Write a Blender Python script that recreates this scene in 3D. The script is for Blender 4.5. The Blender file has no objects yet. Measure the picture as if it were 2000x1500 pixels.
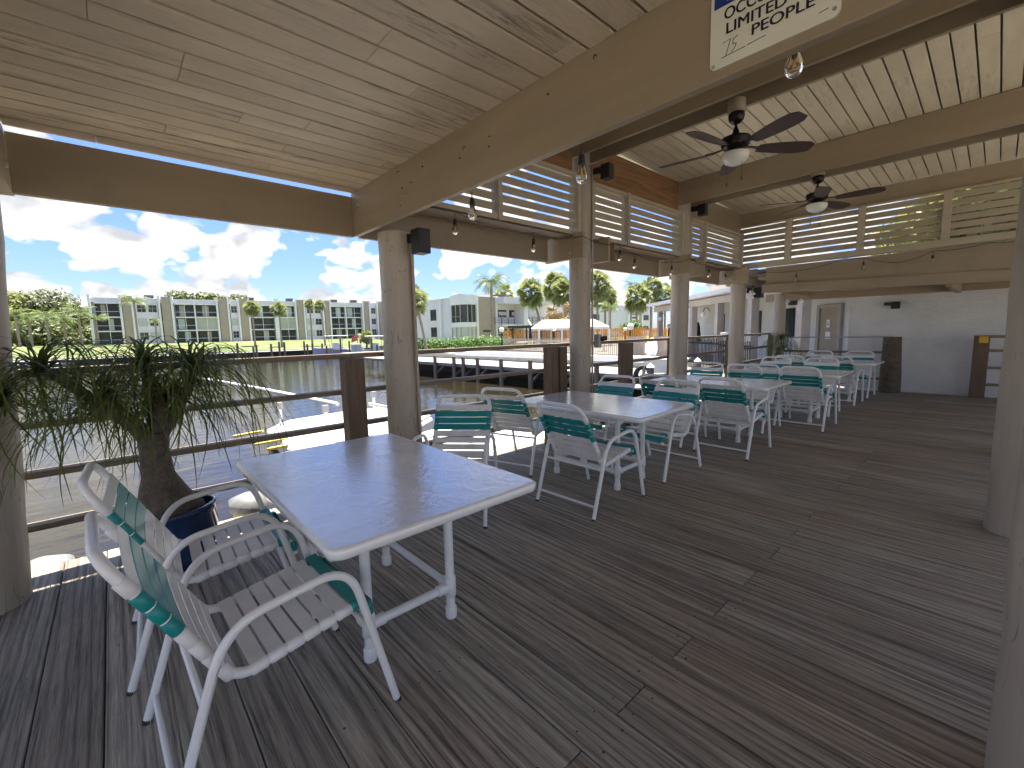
import bpy, math, random
from mathutils import Vector, Matrix
random.seed(7)
R = math.radians
sc = bpy.context.scene
col = sc.collection
PI = math.pi

# ------------------------------------------------------------------ camera
FPX = 860.0
yaw, pitch, roll = R(47.92), R(-6.71), R(-1.26)
EYE = Vector((0, 0, 1.43))
cf = Vector((math.cos(yaw)*math.cos(pitch), math.sin(yaw)*math.cos(pitch), math.sin(pitch)))
cr = Vector((math.sin(yaw), -math.cos(yaw), 0)); cu = cr.cross(cf)
r2 = cr*math.cos(roll) + cu*math.sin(roll); u2 = cu*math.cos(roll) - cr*math.sin(roll)
cd = bpy.data.cameras.new('camera'); cam = bpy.data.objects.new('camera', cd); col.objects.link(cam)
cd.sensor_width = 36; cd.lens = 36*FPX/2000; cd.clip_start = .03; cd.clip_end = 3000
m = Matrix((r2, u2, -cf)).transposed().to_4x4(); m.translation = EYE; cam.matrix_world = m
sc.camera = cam

def ray(px, py): return r2*((px-1000)/FPX) - u2*((py-750)/FPX) + cf
def gz(px, py, z=0.0):
    d = ray(px, py); return EYE + d*((z-EYE.z)/d.z)
def gx(px, py, x):
    d = ray(px, py); return EYE + d*(x/d.x)
def gy(px, py, y):
    d = ray(px, py); return EYE + d*(y/d.y)
def gd(px, depth, z):
    """ground point at a distance along the view axis, in the column px, height z"""
    d = ray(px, 655); return Vector((d.x*depth, d.y*depth, z))
def top_z(px, py, depth): return EYE.z + ray(px, py).z*depth

# ------------------------------------------------------------------ materials
def N(nt, t, **k):
    n = nt.nodes.new(t)
    for a, b in k.items():
        if a in ('inp',):
            for i, v in b.items(): n.inputs[i].default_value = v
        else: setattr(n, a, b)
    return n
def newmat(name):
    m = bpy.data.materials.new(name); m.use_nodes = True
    nt = m.node_tree; b = nt.nodes['Principled BSDF']
    return m, nt, b
def ramp(nt, fac, stops):
    r = nt.nodes.new('ShaderNodeValToRGB'); e = r.color_ramp.elements
    while len(e) < len(stops): e.new(.5)
    for k, (p, c) in enumerate(stops):
        e[k].position = p; e[k].color = (c[0], c[1], c[2], 1) if hasattr(c, '__len__') else (c, c, c, 1)
    nt.links.new(fac, r.inputs[0]); return r.outputs[0]
def mixc(nt, fac, a, b, mode='MIX'):
    n = nt.nodes.new('ShaderNodeMix'); n.data_type = 'RGBA'; n.blend_type = mode
    for s, v in ((0, fac), (6, a), (7, b)):
        if hasattr(v, 'links'): nt.links.new(v, n.inputs[s])
        else: n.inputs[s].default_value = v if s == 0 else (v[0], v[1], v[2], 1)
    return n.outputs[2]
def coords(nt, scale=(1, 1, 1), island=0.0, kind='Object'):
    tc = nt.nodes.new('ShaderNodeTexCoord'); mp = nt.nodes.new('ShaderNodeMapping')
    mp.inputs['Scale'].default_value = scale
    nt.links.new(tc.outputs[kind], mp.inputs[0])
    out = mp.outputs[0]; rnd = None
    if island:
        g = nt.nodes.new('ShaderNodeNewGeometry'); rnd = g.outputs['Random Per Island']
        cm = nt.nodes.new('ShaderNodeCombineXYZ'); mu = nt.nodes.new('ShaderNodeMath'); mu.operation = 'MULTIPLY'
        mu.inputs[1].default_value = island; nt.links.new(rnd, mu.inputs[0])
        mu2 = nt.nodes.new('ShaderNodeMath'); mu2.operation = 'MULTIPLY'; mu2.inputs[1].default_value = island*1.7; nt.links.new(rnd, mu2.inputs[0])
        nt.links.new(mu.outputs[0], cm.inputs[0]); nt.links.new(mu2.outputs[0], cm.inputs[1]); nt.links.new(mu.outputs[0], cm.inputs[2])
        ad = nt.nodes.new('ShaderNodeVectorMath'); ad.operation = 'ADD'
        nt.links.new(out, ad.inputs[0]); nt.links.new(cm.outputs[0], ad.inputs[1]); out = ad.outputs[0]
    return out, rnd
def noise(nt, vec, scale, detail=4, rough=.6, dist=0.0):
    n = nt.nodes.new('ShaderNodeTexNoise'); n.inputs['Scale'].default_value = scale; n.inputs['Detail'].default_value = detail
    n.inputs['Roughness'].default_value = rough; n.inputs['Distortion'].default_value = dist
    nt.links.new(vec, n.inputs['Vector']); return n.outputs['Fac']
def bump(nt, b, h, strength=.3, dist=.01, prev=None):
    n = nt.nodes.new('ShaderNodeBump'); n.inputs['Strength'].default_value = strength; n.inputs['Distance'].default_value = dist
    nt.links.new(h, n.inputs['Height'])
    if prev is not None: nt.links.new(prev, n.inputs['Normal'])
    nt.links.new(n.outputs[0], b.inputs['Normal']); return n.outputs[0]
def plain(name, c, rough=.5, var=.12, scale=8, bmp=.0, metal=0.0, stretch=(1, 1, 1), coat=0.0, bdist=.004):
    m, nt, b = newmat(name)
    v, _ = coords(nt, stretch)
    f = noise(nt, v, scale, 5)
    hi = tuple(min(1, x*(1+var)) for x in c); lo = tuple(x*(1-var) for x in c)
    nt.links.new(ramp(nt, f, [(.3, lo), (.7, hi)]), b.inputs['Base Color'])
    b.inputs['Roughness'].default_value = rough; b.inputs['Metallic'].default_value = metal; b.inputs['Coat Weight'].default_value = coat
    if bmp: bump(nt, b, noise(nt, v, scale*5, 4), bmp, bdist)
    return m
M = {}

def wood_boards(name, along, cols, grain=1.0, rough=.75, streak=None, ps=1.0, bstr=.5, wavescale=5.0):
    """weathered boards; 'along' is the axis the boards run along; colour varies per board"""
    m, nt, b = newmat(name)
    s = [1, 1, 1]; s[along] = .05
    v, rnd = coords(nt, tuple(s), island=37.0)
    s2 = [1, 1, 1]; s2[along] = .14
    v2, _ = coords(nt, tuple(s2), island=11.0)
    w = nt.nodes.new('ShaderNodeTexWave'); w.wave_type = 'BANDS'; w.bands_direction = 'X' if along != 0 else 'Y'
    w.inputs['Scale'].default_value = wavescale*grain; w.inputs['Distortion'].default_value = 14; w.inputs['Detail'].default_value = 3
    w.inputs['Detail Scale'].default_value = .55; w.inputs['Detail Roughness'].default_value = .55
    nt.links.new(v, w.inputs['Vector'])
    fine = noise(nt, v, 90*grain, 3, .7)
    big = noise(nt, v2, 3.0, 4, .6)
    base = ramp(nt, rnd, [(k/(len(cols)-1), c) for k, c in enumerate(cols)])
    g1 = ramp(nt, w.outputs['Fac'], [(.0, .52), (.35, .95), (1, 1.12)])
    c1 = mixc(nt, .85, base, g1, 'MULTIPLY')
    g2 = ramp(nt, fine, [(.3, .62), (.62, 1.12)])
    c2 = mixc(nt, .8, c1, g2, 'MULTIPLY')
    g3 = ramp(nt, big, [(.3, .7), (.7, 1.18)])
    c3 = mixc(nt, .8, c2, g3, 'MULTIPLY')
    if streak:
        st = noise(nt, v, 14, 6, .75)
        msk = ramp(nt, st, [(.6, 0), (.74, 1)])
        big2 = noise(nt, v2, 2.2, 2)
        msk2 = ramp(nt, big2, [(.45, 0), (.6, 1)])
        mm = nt.nodes.new('ShaderNodeMath'); mm.operation = 'MULTIPLY'
        nt.links.new(msk, mm.inputs[0]); nt.links.new(msk2, mm.inputs[1])
        c3 = mixc(nt, mm.outputs[0], c3, streak)
    nt.links.new(c3, b.inputs['Base Color']); b.inputs['Roughness'].default_value = rough
    p = bump(nt, b, fine, bstr*.5, .003)
    bump(nt, b, w.outputs['Fac'], bstr, .003, p)
    return m

def deckwood():
    m, nt, b = newmat('weathered deck wood')
    v, rnd = coords(nt, (1, .028, 1), island=37.0); vm, _ = coords(nt, (1, .10, 1), island=19.0); vl, _ = coords(nt, (1, .35, 1), island=0)
    cols = [(.32, .285, .22), (.285, .24, .18), (.345, .31, .245), (.285, .25, .195), (.305, .25, .19), (.30, .27, .21), (.33, .295, .23), (.285, .232, .175)]
    base = ramp(nt, rnd, [(k/(len(cols)-1), c) for k, c in enumerate(cols)])
    # growth rings: distorted bands squeezed along the board
    w = nt.nodes.new('ShaderNodeTexWave'); w.wave_type = 'BANDS'; w.bands_direction = 'X'; w.inputs['Scale'].default_value = 7; w.inputs['Distortion'].default_value = 26
    w.inputs['Detail'].default_value = 2; w.inputs['Detail Scale'].default_value = .35; w.inputs['Detail Roughness'].default_value = .5
    nt.links.new(v, w.inputs['Vector'])
    f1 = noise(nt, v, 60, 5, .8, .3); f2 = noise(nt, v, 210, 2, .7); mid = noise(nt, vm, 5, 4, .6); large = noise(nt, vl, .9, 3, .6)
    c = mixc(nt, .75, base, ramp(nt, w.outputs['Fac'], [(.0, .50), (.12, .85), (.5, 1.08), (1, 1.18)]), 'MULTIPLY')
    c = mixc(nt, 1.0, c, ramp(nt, f1, [(.33, .26), (.46, .84), (.7, 1.36)]), 'MULTIPLY')
    c = mixc(nt, .9, c, ramp(nt, f2, [(.3, .72), (.7, 1.2)]), 'MULTIPLY')
    c = mixc(nt, .9, c, ramp(nt, mid, [(.28, .62), (.72, 1.28)]), 'MULTIPLY')
    c = mixc(nt, ramp(nt, large, [(.45, 0), (.68, .45)]), c, mixc(nt, 1.0, c, (1.03, .80, .68), 'MULTIPLY'))
    # cathedral knots
    nt.links.new(c, b.inputs['Base Color'])
    nt.links.new(ramp(nt, f1, [(.3, .85), (.7, .58)]), b.inputs['Roughness'])
    p = bump(nt, b, f1, .6, .004); p = bump(nt, b, w.outputs['Fac'], .25, .003, p); bump(nt, b, f2, .3, .002, p)
    return m
M['deck'] = deckwood()
def painted(name, c, along=None, rough=.5, dirt=(.17, .135, .09)):
    m, nt, b = newmat(name)
    s = [1, 1, 1]
    if along is not None: s[along] = .12
    v, rnd = coords(nt, tuple(s), island=9.0); v1, _ = coords(nt, (1, 1, 1), island=3.0)
    f = noise(nt, v, 6, 5, .65)
    cc = ramp(nt, f, [(.25, tuple(x*.86 for x in c)), (.75, tuple(x*1.08 for x in c))])
    d = ramp(nt, noise(nt, v, 26, 6, .8), [(.62, 0), (.76, .75)])
    cc = mixc(nt, ramp(nt, noise(nt, v1, 3.2, 6, .7), [(.56, 0), (.72, .35)]), cc, tuple(x*.55 for x in c))
    nt.links.new(mixc(nt, d, cc, dirt), b.inputs['Base Color'])
    b.inputs['Roughness'].default_value = rough
    p = bump(nt, b, noise(nt, v, 60, 4, .7), .25, .003); bump(nt, b, f, .15, .01, p)
    return m
def ceilpaint(name, cols, streak, wear=.95):
    m, nt, b = newmat(name)
    v, rnd = coords(nt, (.10, 1, 1), island=23.0); v2, _ = coords(nt, (.35, 1, 1), island=7.0)
    base = ramp(nt, rnd, [(k/(len(cols)-1), c) for k, c in enumerate(cols)])
    f = noise(nt, v2, 5, 5, .65)
    c1 = mixc(nt, 1.0, base, ramp(nt, f, [(.25, .86), (.75, 1.08)]), 'MULTIPLY')
    g = ramp(nt, noise(nt, v, 95, 4, .75), [(.55, 0), (.80, .55)])
    c2 = mixc(nt, g, c1, streak)
    a = ramp(nt, noise(nt, v, 34, 7, .85), [(.50, 0), (.58, 1)]); a2 = ramp(nt, noise(nt, v2, 2.6, 3, .6), [(.50, 0), (.62, wear)])
    mm = nt.nodes.new('ShaderNodeMath'); mm.operation = 'MULTIPLY'; nt.links.new(a, mm.inputs[0]); nt.links.new(a2, mm.inputs[1])
    nt.links.new(mixc(nt, mm.outputs[0], c2, tuple(x*.55 for x in streak)), b.inputs['Base Color'])
    b.inputs['Roughness'].default_value = .55
    p = bump(nt, b, noise(nt, v, 60, 4, .7), .25, .003); bump(nt, b, mm.outputs[0], -.3, .002, p); return m
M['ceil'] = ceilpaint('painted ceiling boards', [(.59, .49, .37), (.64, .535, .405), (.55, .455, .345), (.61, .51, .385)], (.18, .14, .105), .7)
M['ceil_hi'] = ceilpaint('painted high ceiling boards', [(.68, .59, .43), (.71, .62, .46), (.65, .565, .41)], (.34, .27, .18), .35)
M['beam_y'] = painted('tan beam paint', (.325, .255, .168), 1)
M['beam_x'] = painted('tan beam paint along', (.285, .22, .142), 0)
M['slat_x'] = painted('tan louver paint', (.44, .37, .265), 0, .6)
M['slat_y'] = painted('tan louver paint across', (.44, .37, .265), 1, .6)
M['soffit'] = painted('soffit paint', (.36, .27, .18), 1, .6)
def postmat():
    m, nt, b = newmat('painted log post')
    v, _ = coords(nt, (1, 1, .12)); vv, _ = coords(nt, (1, 1, 1))
    f = noise(nt, v, 9, 5, .6)
    cc = ramp(nt, f, [(.25, (.34, .285, .22)), (.75, (.46, .395, .315))])
    w = noise(nt, v, 22, 2, .5)
    crack = ramp(nt, w, [(.488, 0), (.5, 1), (.512, 0)])
    k2 = ramp(nt, noise(nt, vv, 2.5, 2), [(.48, 0), (.6, .95)])
    mm = nt.nodes.new('ShaderNodeMath'); mm.operation = 'MULTIPLY'; nt.links.new(crack, mm.inputs[0]); nt.links.new(k2, mm.inputs[1])
    nt.links.new(mixc(nt, mm.outputs[0], cc, (.09, .065, .045)), b.inputs['Base Color']); b.inputs['Roughness'].default_value = .48
    p = bump(nt, b, f, .5, .02); bump(nt, b, mm.outputs[0], -.6, .01, p)
    return m
M['post'] = postmat()
def brownwood(name, c, along):
    m, nt, b = newmat(name)
    s = [1, 1, 1]; s[along] = .07
    v, rnd = coords(nt, tuple(s), island=5.0)
    f = noise(nt, v, 30, 5, .7, .4)
    nt.links.new(ramp(nt, f, [(.2, tuple(x*.35 for x in c)), (.5, c), (.8, tuple(min(1, x*1.5) for x in c))]), b.inputs['Base Color'])
    b.inputs['Roughness'].default_value = .7; bump(nt, b, f, .5, .006); return m
M['rail_x'] = brownwood('brown rail wood', (.22, .17, .115), 0)
M['rail_y'] = brownwood('brown rail wood across', (.22, .17, .115), 1)
M['rpost'] = brownwood('brown rail post wood', (.14, .092, .058), 2)
M['header'] = brownwood('stained header board', (.23, .12, .05), 0)
M['piling'] = brownwood('piling wood', (.16, .13, .10), 2)
M['dockwood'] = brownwood('sun bleached dock wood', (.34, .32, .285), 0)
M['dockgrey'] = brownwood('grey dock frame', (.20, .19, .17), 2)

M['frame'] = plain('white powder coat', (.80, .79, .75), .28, .04, 20, coat=.3)
M['strapw'] = plain('white vinyl strap', (.78, .765, .73), .38, .07, 9, .05)
M['strapt'] = plain('teal vinyl strap', (.008, .25, .235), .35, .10, 9, .05)
M['pvc'] = plain('white plastic pipe', (.78, .77, .73), .3, .06, 12)
M['cap'] = plain('black glide', (.02, .02, .02), .5)
def tabletop():
    m, nt, b = newmat('textured fibreglass')
    v, _ = coords(nt)
    b.inputs['Roughness'].default_value = .12; b.inputs['Coat Weight'].default_value = 1; b.inputs['Coat Roughness'].default_value = .04; b.inputs['Coat IOR'].default_value = 1.6
    f1 = noise(nt, v, 3, 4)
    nt.links.new(ramp(nt, f1, [(.3, (.80, .80, .77)), (.7, (.87, .87, .85))]), b.inputs['Base Color'])
    h1 = noise(nt, v, 9, 3, .6, 1.2); h2 = noise(nt, v, 70, 4, .75, .6)
    p = bump(nt, b, h1, .30, .012); p = bump(nt, b, h2, .33, .0025, p); nt.links.new(p, b.inputs['Coat Normal'])
    nt.links.new(ramp(nt, h1, [(.3, .10), (.7, .22)]), b.inputs['Roughness'])
    return m
M['ttop'] = tabletop()
M['fan'] = plain('oil rubbed bronze', (.022, .016, .013), .32, .2, 12, metal=.6)
M['blade'] = plain('dark walnut blade', (.055, .030, .022), .45, .25, 6, stretch=(1, 1, 1))
M['opal'] = plain('opal glass', (.72, .71, .64), .2, .03, 4)
M['black'] = plain('black plastic', (.014, .014, .015), .45, .2, 20, .1)
M['metal'] = plain('grey painted metal', (.36, .35, .33), .4, .1, 15, metal=.3)
M['sign'] = plain('sign face', (.72, .70, .58), .35, .04, 6)
M['blue'] = plain('sign blue', (.01, .035, .22), .35, .05)
M['ink'] = plain('sign ink', (.012, .012, .025), .4, .05)
M['yellow'] = plain('yellow', (.70, .42, .02), .5, .1)
M['white'] = plain('white paint', (.80, .80, .78), .5, .05, 3, .05)
M['offwhite'] = plain('cream canvas', (.78, .74, .62), .7, .05, 3)
M['trim'] = plain('white trim', (.78, .78, .78), .55, .04, 2)
M['bldg'] = plain('pale blue render', (.70, .675, .72), .85, .05, .6, .1)
M['beige'] = plain('beige render', (.40, .34, .265), .9, .06, 1.2, .15)
M['glass'] = plain('dark window glass', (.035, .04, .045), .08, .4, .7)
M['shade'] = plain('window blind', (.52, .55, .54), .6, .05, 2)
M['screen'] = plain('porch screen', (.045, .045, .045), .5, .5, .45)
M['screenl'] = plain('pale porch screen', (.44, .46, .38), .7, .08, .5)
M['greytrim'] = plain('grey taupe trim', (.42, .375, .33), .6, .08, 3)
M['roof'] = plain('grey roof', (.30, .30, .29), .8, .1, 2)
M['darkroof'] = plain('dark carport roof', (.035, .035, .035), .6, .2, 2)
M['navy'] = plain('navy canvas', (.012, .016, .035), .8, .2)
M['red'] = plain('faded red flag', (.70, .16, .16), .8, .2)
M['orange'] = plain('orange stained picket', (.72, .30, .055), .7, .2, 2)
M['greyfence'] = plain('weathered picket', (.36, .30, .25), .8, .2, 2)
M['iron'] = plain('dark iron', (.03, .028, .026), .6)
M['conc'] = plain('concrete', (.42, .41, .38), .85, .18, 1.5, .3)
M['patio'] = plain('pale patio', (.15, .135, .11), .85, .1, .8, .2)
M['conc_pale'] = plain('pale concrete', (.27, .245, .205), .85, .1, .8, .2)
M['capgrey'] = plain('weathered piling cap', (.17, .17, .165), .7, .25, 14, .3)
M['hull'] = plain('white gelcoat', (.62, .62, .60), .3, .04, 2)
M['hullb'] = plain('lilac hull', (.33, .33, .50), .3, .05, 2)
M['gold'] = plain('yellow bumper', (.70, .50, .10), .5, .1, 5)
M['bulb'] = None
def stucco():
    m, nt, b = newmat('rough white stucco')
    v, _ = coords(nt)
    f = noise(nt, v, 2.2, 3)
    nt.links.new(ramp(nt, f, [(.3, (.74, .745, .73)), (.7, (.84, .84, .83))]), b.inputs['Base Color']); b.inputs['Roughness'].default_value = .9
    vs, _ = coords(nt, (1, 1, 1.7))
    h = noise(nt, vs, 9, 6, .62, .8)
    hh = ramp(nt, h, [(.42, 0), (.58, 1)])
    p = bump(nt, b, hh, .55, .02); bump(nt, b, noise(nt, v, 50, 3), .3, .004, p); return m
M['stucco'] = stucco()
def glassm():
    m, nt, b = newmat('clear bulb glass'); b.inputs['Base Color'].default_value = (.95, .86, .70, 1)
    b.inputs['Transmission Weight'].default_value = 1; b.inputs['Roughness'].default_value = .02; b.inputs['IOR'].default_value = 1.3; return m
M['bulb'] = glassm()
M['fil'] = plain('filament post', (.55, .36, .12), .4)
def water():
    m, nt, b = newmat('canal water')
    v, _ = coords(nt, (1, 1, 1))
    b.inputs['Base Color'].default_value = (.022, .018, .010, 1); b.inputs['Roughness'].default_value = .035; b.inputs['IOR'].default_value = 1.36
    v2, _ = coords(nt, (.45, 1.3, 1))
    p = bump(nt, b, noise(nt, v2, 1.1, 3, .5, .3), .16, .12)
    p = bump(nt, b, noise(nt, v2, 4.5, 3, .55, .4), .14, .05, p)
    bump(nt, b, noise(nt, v2, 16, 2, .5), .10, .012, p)
    return m
M['water'] = water()
def grass():
    m, nt, b = newmat('lawn grass'); v, _ = coords(nt)
    f = noise(nt, v, .12, 5, .65); g = noise(nt, v, 6, 3)
    c = ramp(nt, f, [(.35, (.095, .125, .035)), (.52, (.125, .155, .045)), (.68, (.27, .22, .10))])
    nt.links.new(mixc(nt, .5, c, ramp(nt, g, [(.2, .6), (.8, 1.3)]), 'MULTIPLY'), b.inputs['Base Color']); b.inputs['Roughness'].default_value = .95
    bump(nt, b, g, .6, .05); return m
M['grass'] = grass()
def leafm(name, cols, trans=.35, rough=.5):
    m, nt, b = newmat(name); g = nt.nodes.new('ShaderNodeNewGeometry')
    c = ramp(nt, g.outputs['Random Per Island'], [(k/(len(cols)-1), c) for k, c in enumerate(cols)])
    nt.links.new(c, b.inputs['Base Color']); b.inputs['Roughness'].default_value = rough
    tr = nt.nodes.new('ShaderNodeBsdfTranslucent'); nt.links.new(c, tr.inputs[0])
    mx = nt.nodes.new('ShaderNodeMixShader'); mx.inputs[0].default_value = trans
    nt.links.new(b.outputs[0], mx.inputs[1]); nt.links.new(tr.outputs[0], mx.inputs[2])
    nt.links.new(mx.outputs[0], nt.nodes['Material Output'].inputs[0]); return m
M['leaf'] = leafm('ponytail leaf', [(.09, .125, .025), (.15, .19, .045), (.065, .095, .025), (.24, .25, .08)], .5, .5)
M['palm'] = leafm('fan palm leaf', [(.24, .28, .10), (.36, .39, .16), (.17, .22, .08), (.46, .45, .24)], .45)
M['queen'] = leafm('feather palm leaf', [(.12, .18, .045), (.19, .25, .07), (.07, .11, .03), (.26, .28, .12)], .4)
M['oak'] = leafm('broad leaves', [(.10, .14, .04), (.19, .21, .07), (.07, .10, .03), (.25, .25, .10)], .3)
M['ygreen'] = leafm('yellow green leaves', [(.26, .27, .06), (.36, .35, .08), (.18, .21, .05), (.12, .17, .04)], .4)
M['grey_green'] = leafm('grey green leaves', [(.17, .19, .11), (.26, .27, .16), (.10, .12, .07)], .3)
M['rust'] = leafm('rusty leaves', [(.27, .19, .08), (.34, .24, .10), (.18, .16, .06), (.30, .17, .07)], .3)
M['hedge'] = leafm('hedge leaves', [(.08, .16, .03), (.15, .26, .05), (.05, .10, .02)], .35)
M['bark'] = plain('palm bark', (.30, .26, .21), .9, .25, 5, .6, stretch=(1, 1, 3), bdist=.03)
def caudex():
    m, nt, b = newmat('ponytail bark'); v, _ = coords(nt, (1, 1, 1))
    vo = nt.nodes.new('ShaderNodeTexVoronoi'); vo.inputs['Scale'].default_value = 24; vo.feature = 'DISTANCE_TO_EDGE'; nt.links.new(v, vo.inputs['Vector'])
    f = noise(nt, v, 12, 5)
    c = ramp(nt, f, [(.3, (.085, .065, .045)), (.7, (.17, .135, .10))])
    nt.links.new(mixc(nt, .6, c, ramp(nt, vo.outputs[0], [(.0, .5), (.12, 1)]), 'MULTIPLY'), b.inputs['Base Color'])
    b.inputs['Roughness'].default_value = .85; p = bump(nt, b, vo.outputs[0], .5, .01); bump(nt, b, f, .5, .01, p); return m
M['caudex'] = caudex()
M['pot'] = plain('blue glazed pot', (.010, .032, .10), .12, .5, 6, .1, coat=.6)
M['soil'] = plain('soil', (.05, .035, .025), .95, .3, 30, .6)

# ------------------------------------------------------------------ mesh building
class MB:
    def __init__(s): s.v = []; s.f = []; s.sm = []
    def add(s, vs, fs, smooth=False):
        o = len(s.v); s.v += [tuple(x) for x in vs]; s.f += [tuple(i+o for i in f) for f in fs]; s.sm += [smooth]*len(fs); return s
    def hexa(s, p):
        return s.add(p, [(3, 2, 1, 0), (4, 5, 6, 7), (0, 1, 5, 4), (1, 2, 6, 5), (2, 3, 7, 6), (3, 0, 4, 7)])
    def box(s, x0, x1, y0, y1, z0, z1, z0b=None, z1b=None):
        """z0b/z1b: bottom/top at x1 end when the box is pitched along x"""
        a = z0 if z0b is None else z0b; b = z1 if z1b is None else z1b
        return s.hexa([(x0, y0, z0), (x1, y0, a), (x1, y1, a), (x0, y1, z0), (x0, y0, z1), (x1, y0, b), (x1, y1, b), (x0, y1, z1)])
    def cbox(s, x0, x1, y0, y1, z0, z1, c=.004):
        """box with chamfered vertical and horizontal edges"""
        import itertools
        bm = []
        vs = []; idx = {}
        X = (x0, x1); Y = (y0, y1); Z = (z0, z1)
        for i, j, k in itertools.product((0, 1), repeat=3):
            sx = c if i == 0 else -c; sy = c if j == 0 else -c; sz = c if k == 0 else -c
            idx[(i, j, k, 0)] = len(vs); vs.append((X[i], Y[j]+sy, Z[k]+sz))
            idx[(i, j, k, 1)] = len(vs); vs.append((X[i]+sx, Y[j], Z[k]+sz))
            idx[(i, j, k, 2)] = len(vs); vs.append((X[i]+sx, Y[j]+sy, Z[k]))
        fs = []
        def q(a, b, c_, d, out):
            p = [Vector(vs[t]) for t in (a, b, c_, d)]
            n = (p[1]-p[0]).cross(p[2]-p[0])
            fs.append((a, b, c_, d) if n.dot(out) > 0 else (d, c_, b, a))
        for i in (0, 1):
            q(idx[(i, 0, 0, 0)], idx[(i, 1, 0, 0)], idx[(i, 1, 1, 0)], idx[(i, 0, 1, 0)], Vector((2*i-1, 0, 0)))
            q(idx[(0, i, 0, 1)], idx[(1, i, 0, 1)], idx[(1, i, 1, 1)], idx[(0, i, 1, 1)], Vector((0, 2*i-1, 0)))
            q(idx[(0, 0, i, 2)], idx[(1, 0, i, 2)], idx[(1, 1, i, 2)], idx[(0, 1, i, 2)], Vector((0, 0, 2*i-1)))
        for i in (0, 1):
            for j in (0, 1):
                q(idx[(i, j, 0, 0)], idx[(i, j, 1, 0)], idx[(i, j, 1, 1)], idx[(i, j, 0, 1)], Vector((2*i-1, 2*j-1, 0)))
                q(idx[(i, 0, j, 0)], idx[(i, 1, j, 0)], idx[(i, 1, j, 2)], idx[(i, 0, j, 2)], Vector((2*i-1, 0, 2*j-1)))
                q(idx[(0, i, j, 1)], idx[(1, i, j, 1)], idx[(1, i, j, 2)], idx[(0, i, j, 2)], Vector((0, 2*i-1, 2*j-1)))
        for i, j, k in itertools.product((0, 1), repeat=3):
            a, b, c_ = idx[(i, j, k, 0)], idx[(i, j, k, 1)], idx[(i, j, k, 2)]
            p = [Vector(vs[t]) for t in (a, b, c_)]; n = (p[1]-p[0]).cross(p[2]-p[0])
            fs.append((a, b, c_) if n.dot(Vector((2*i-1, 2*j-1, 2*k-1))) > 0 else (c_, b, a))
        return s.add(vs, fs)
    def obox(s, c, ax, ay, az):
        c, ax, ay, az = map(Vector, (c, ax, ay, az))
        p = [c-ax-ay-az, c+ax-ay-az, c+ax+ay-az, c-ax+ay-az, c-ax-ay+az, c+ax-ay+az, c+ax+ay+az, c-ax+ay+az]
        return s.hexa(p)
    def bar(s, a, b, w, h, up=(0, 0, 1)):
        a, b = Vector(a), Vector(b); d = (b-a).normalized(); side = d.cross(Vector(up))
        if side.length < 1e-4: side = d.cross(Vector((1, 0, 0)))
        side.normalize(); u = side.cross(d).normalized()
        return s.obox((a+b)/2, (b-a)/2, side*w/2, u*h/2)
    def tube(s, path, r, n=10, cap=True, squash=None):
        P = [Vector(p) for p in path]; k = len(P); rs = r if hasattr(r, '__len__') else [r]*k
        T = [((P[min(i+1, k-1)]-P[max(i-1, 0)])).normalized() for i in range(k)]
        up = Vector((0, 0, 1)) if abs(T[0].z) < .9 else Vector((1, 0, 0))
        nrm = (up - T[0]*up.dot(T[0])).normalized(); vs = []
        for i in range(k):
            nrm = (nrm - T[i]*nrm.dot(T[i])).normalized(); bn = T[i].cross(nrm)
            for j in range(n):
                a = 2*PI*j/n; vs.append(P[i] + (nrm*math.cos(a) + bn*math.sin(a))*rs[i])
        fs = [(i*n+j, i*n+(j+1) % n, (i+1)*n+(j+1) % n, (i+1)*n+j) for i in range(k-1) for j in range(n)]
        s.add(vs, fs, True)
        if cap: s.add(vs[:n], [tuple(reversed(range(n)))]); s.add(vs[-n:], [tuple(range(n))])
        return s
    def lathe(s, c, prof, n=24, axis='z'):
        vs = []; c = Vector(c)
        for (r, z) in prof:
            for j in range(n):
                a = 2*PI*j/n; vs.append(c + Vector((r*math.cos(a), r*math.sin(a), z)))
        k = len(prof)
        fs = [(i*n+j, i*n+(j+1) % n, (i+1)*n+(j+1) % n, (i+1)*n+j) for i in range(k-1) for j in range(n)]
        s.add(vs, fs, True)
        if prof[0][0] > 1e-4: s.add(vs[:n], [tuple(reversed(range(n)))])
        if prof[-1][0] > 1e-4: s.add(vs[-n:], [tuple(range(n))])
        return s
    def build(s, name, mat, parent=None, bevel=0.0):
        me = bpy.data.meshes.new(name)
        off = Vector((0, 0, 0))
        if parent is not None: off = world_loc(parent)
        me.from_pydata([(x-off.x, y-off.y, z-off.z) for x, y, z in s.v], [], s.f)
        me.polygons.foreach_set('use_smooth', s.sm); me.update()
        me.materials.append(M[mat] if isinstance(mat, str) else mat)
        o = bpy.data.objects.new(name, me); col.objects.link(o)
        if parent is not None: o.parent = parent
        if bevel:
            b = o.modifiers.new('bevel', 'BEVEL'); b.width = bevel; b.segments = 2; b.limit_method = 'ANGLE'; b.angle_limit = R(50)
        return o
def world_loc(o):
    v = Vector((0, 0, 0))
    while o is not None: v = v + o.location; o = o.parent
    return v
def tag(o, label=None, cat=None, group=None, kind=None):
    if label: o['label'] = label
    if cat: o['category'] = cat
    if group: o['group'] = group
    if kind: o['kind'] = kind
    return o
def empty(name, loc, label, cat, group=None):
    o = bpy.data.objects.new(name, None); col.objects.link(o); o.location = loc; o.empty_display_size = .1
    return tag(o, label, cat, group)
def struct(o): o['kind'] = 'structure'; return o
def kids(o): return [c for c in bpy.data.objects if c.parent == o]
KID = {}
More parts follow.
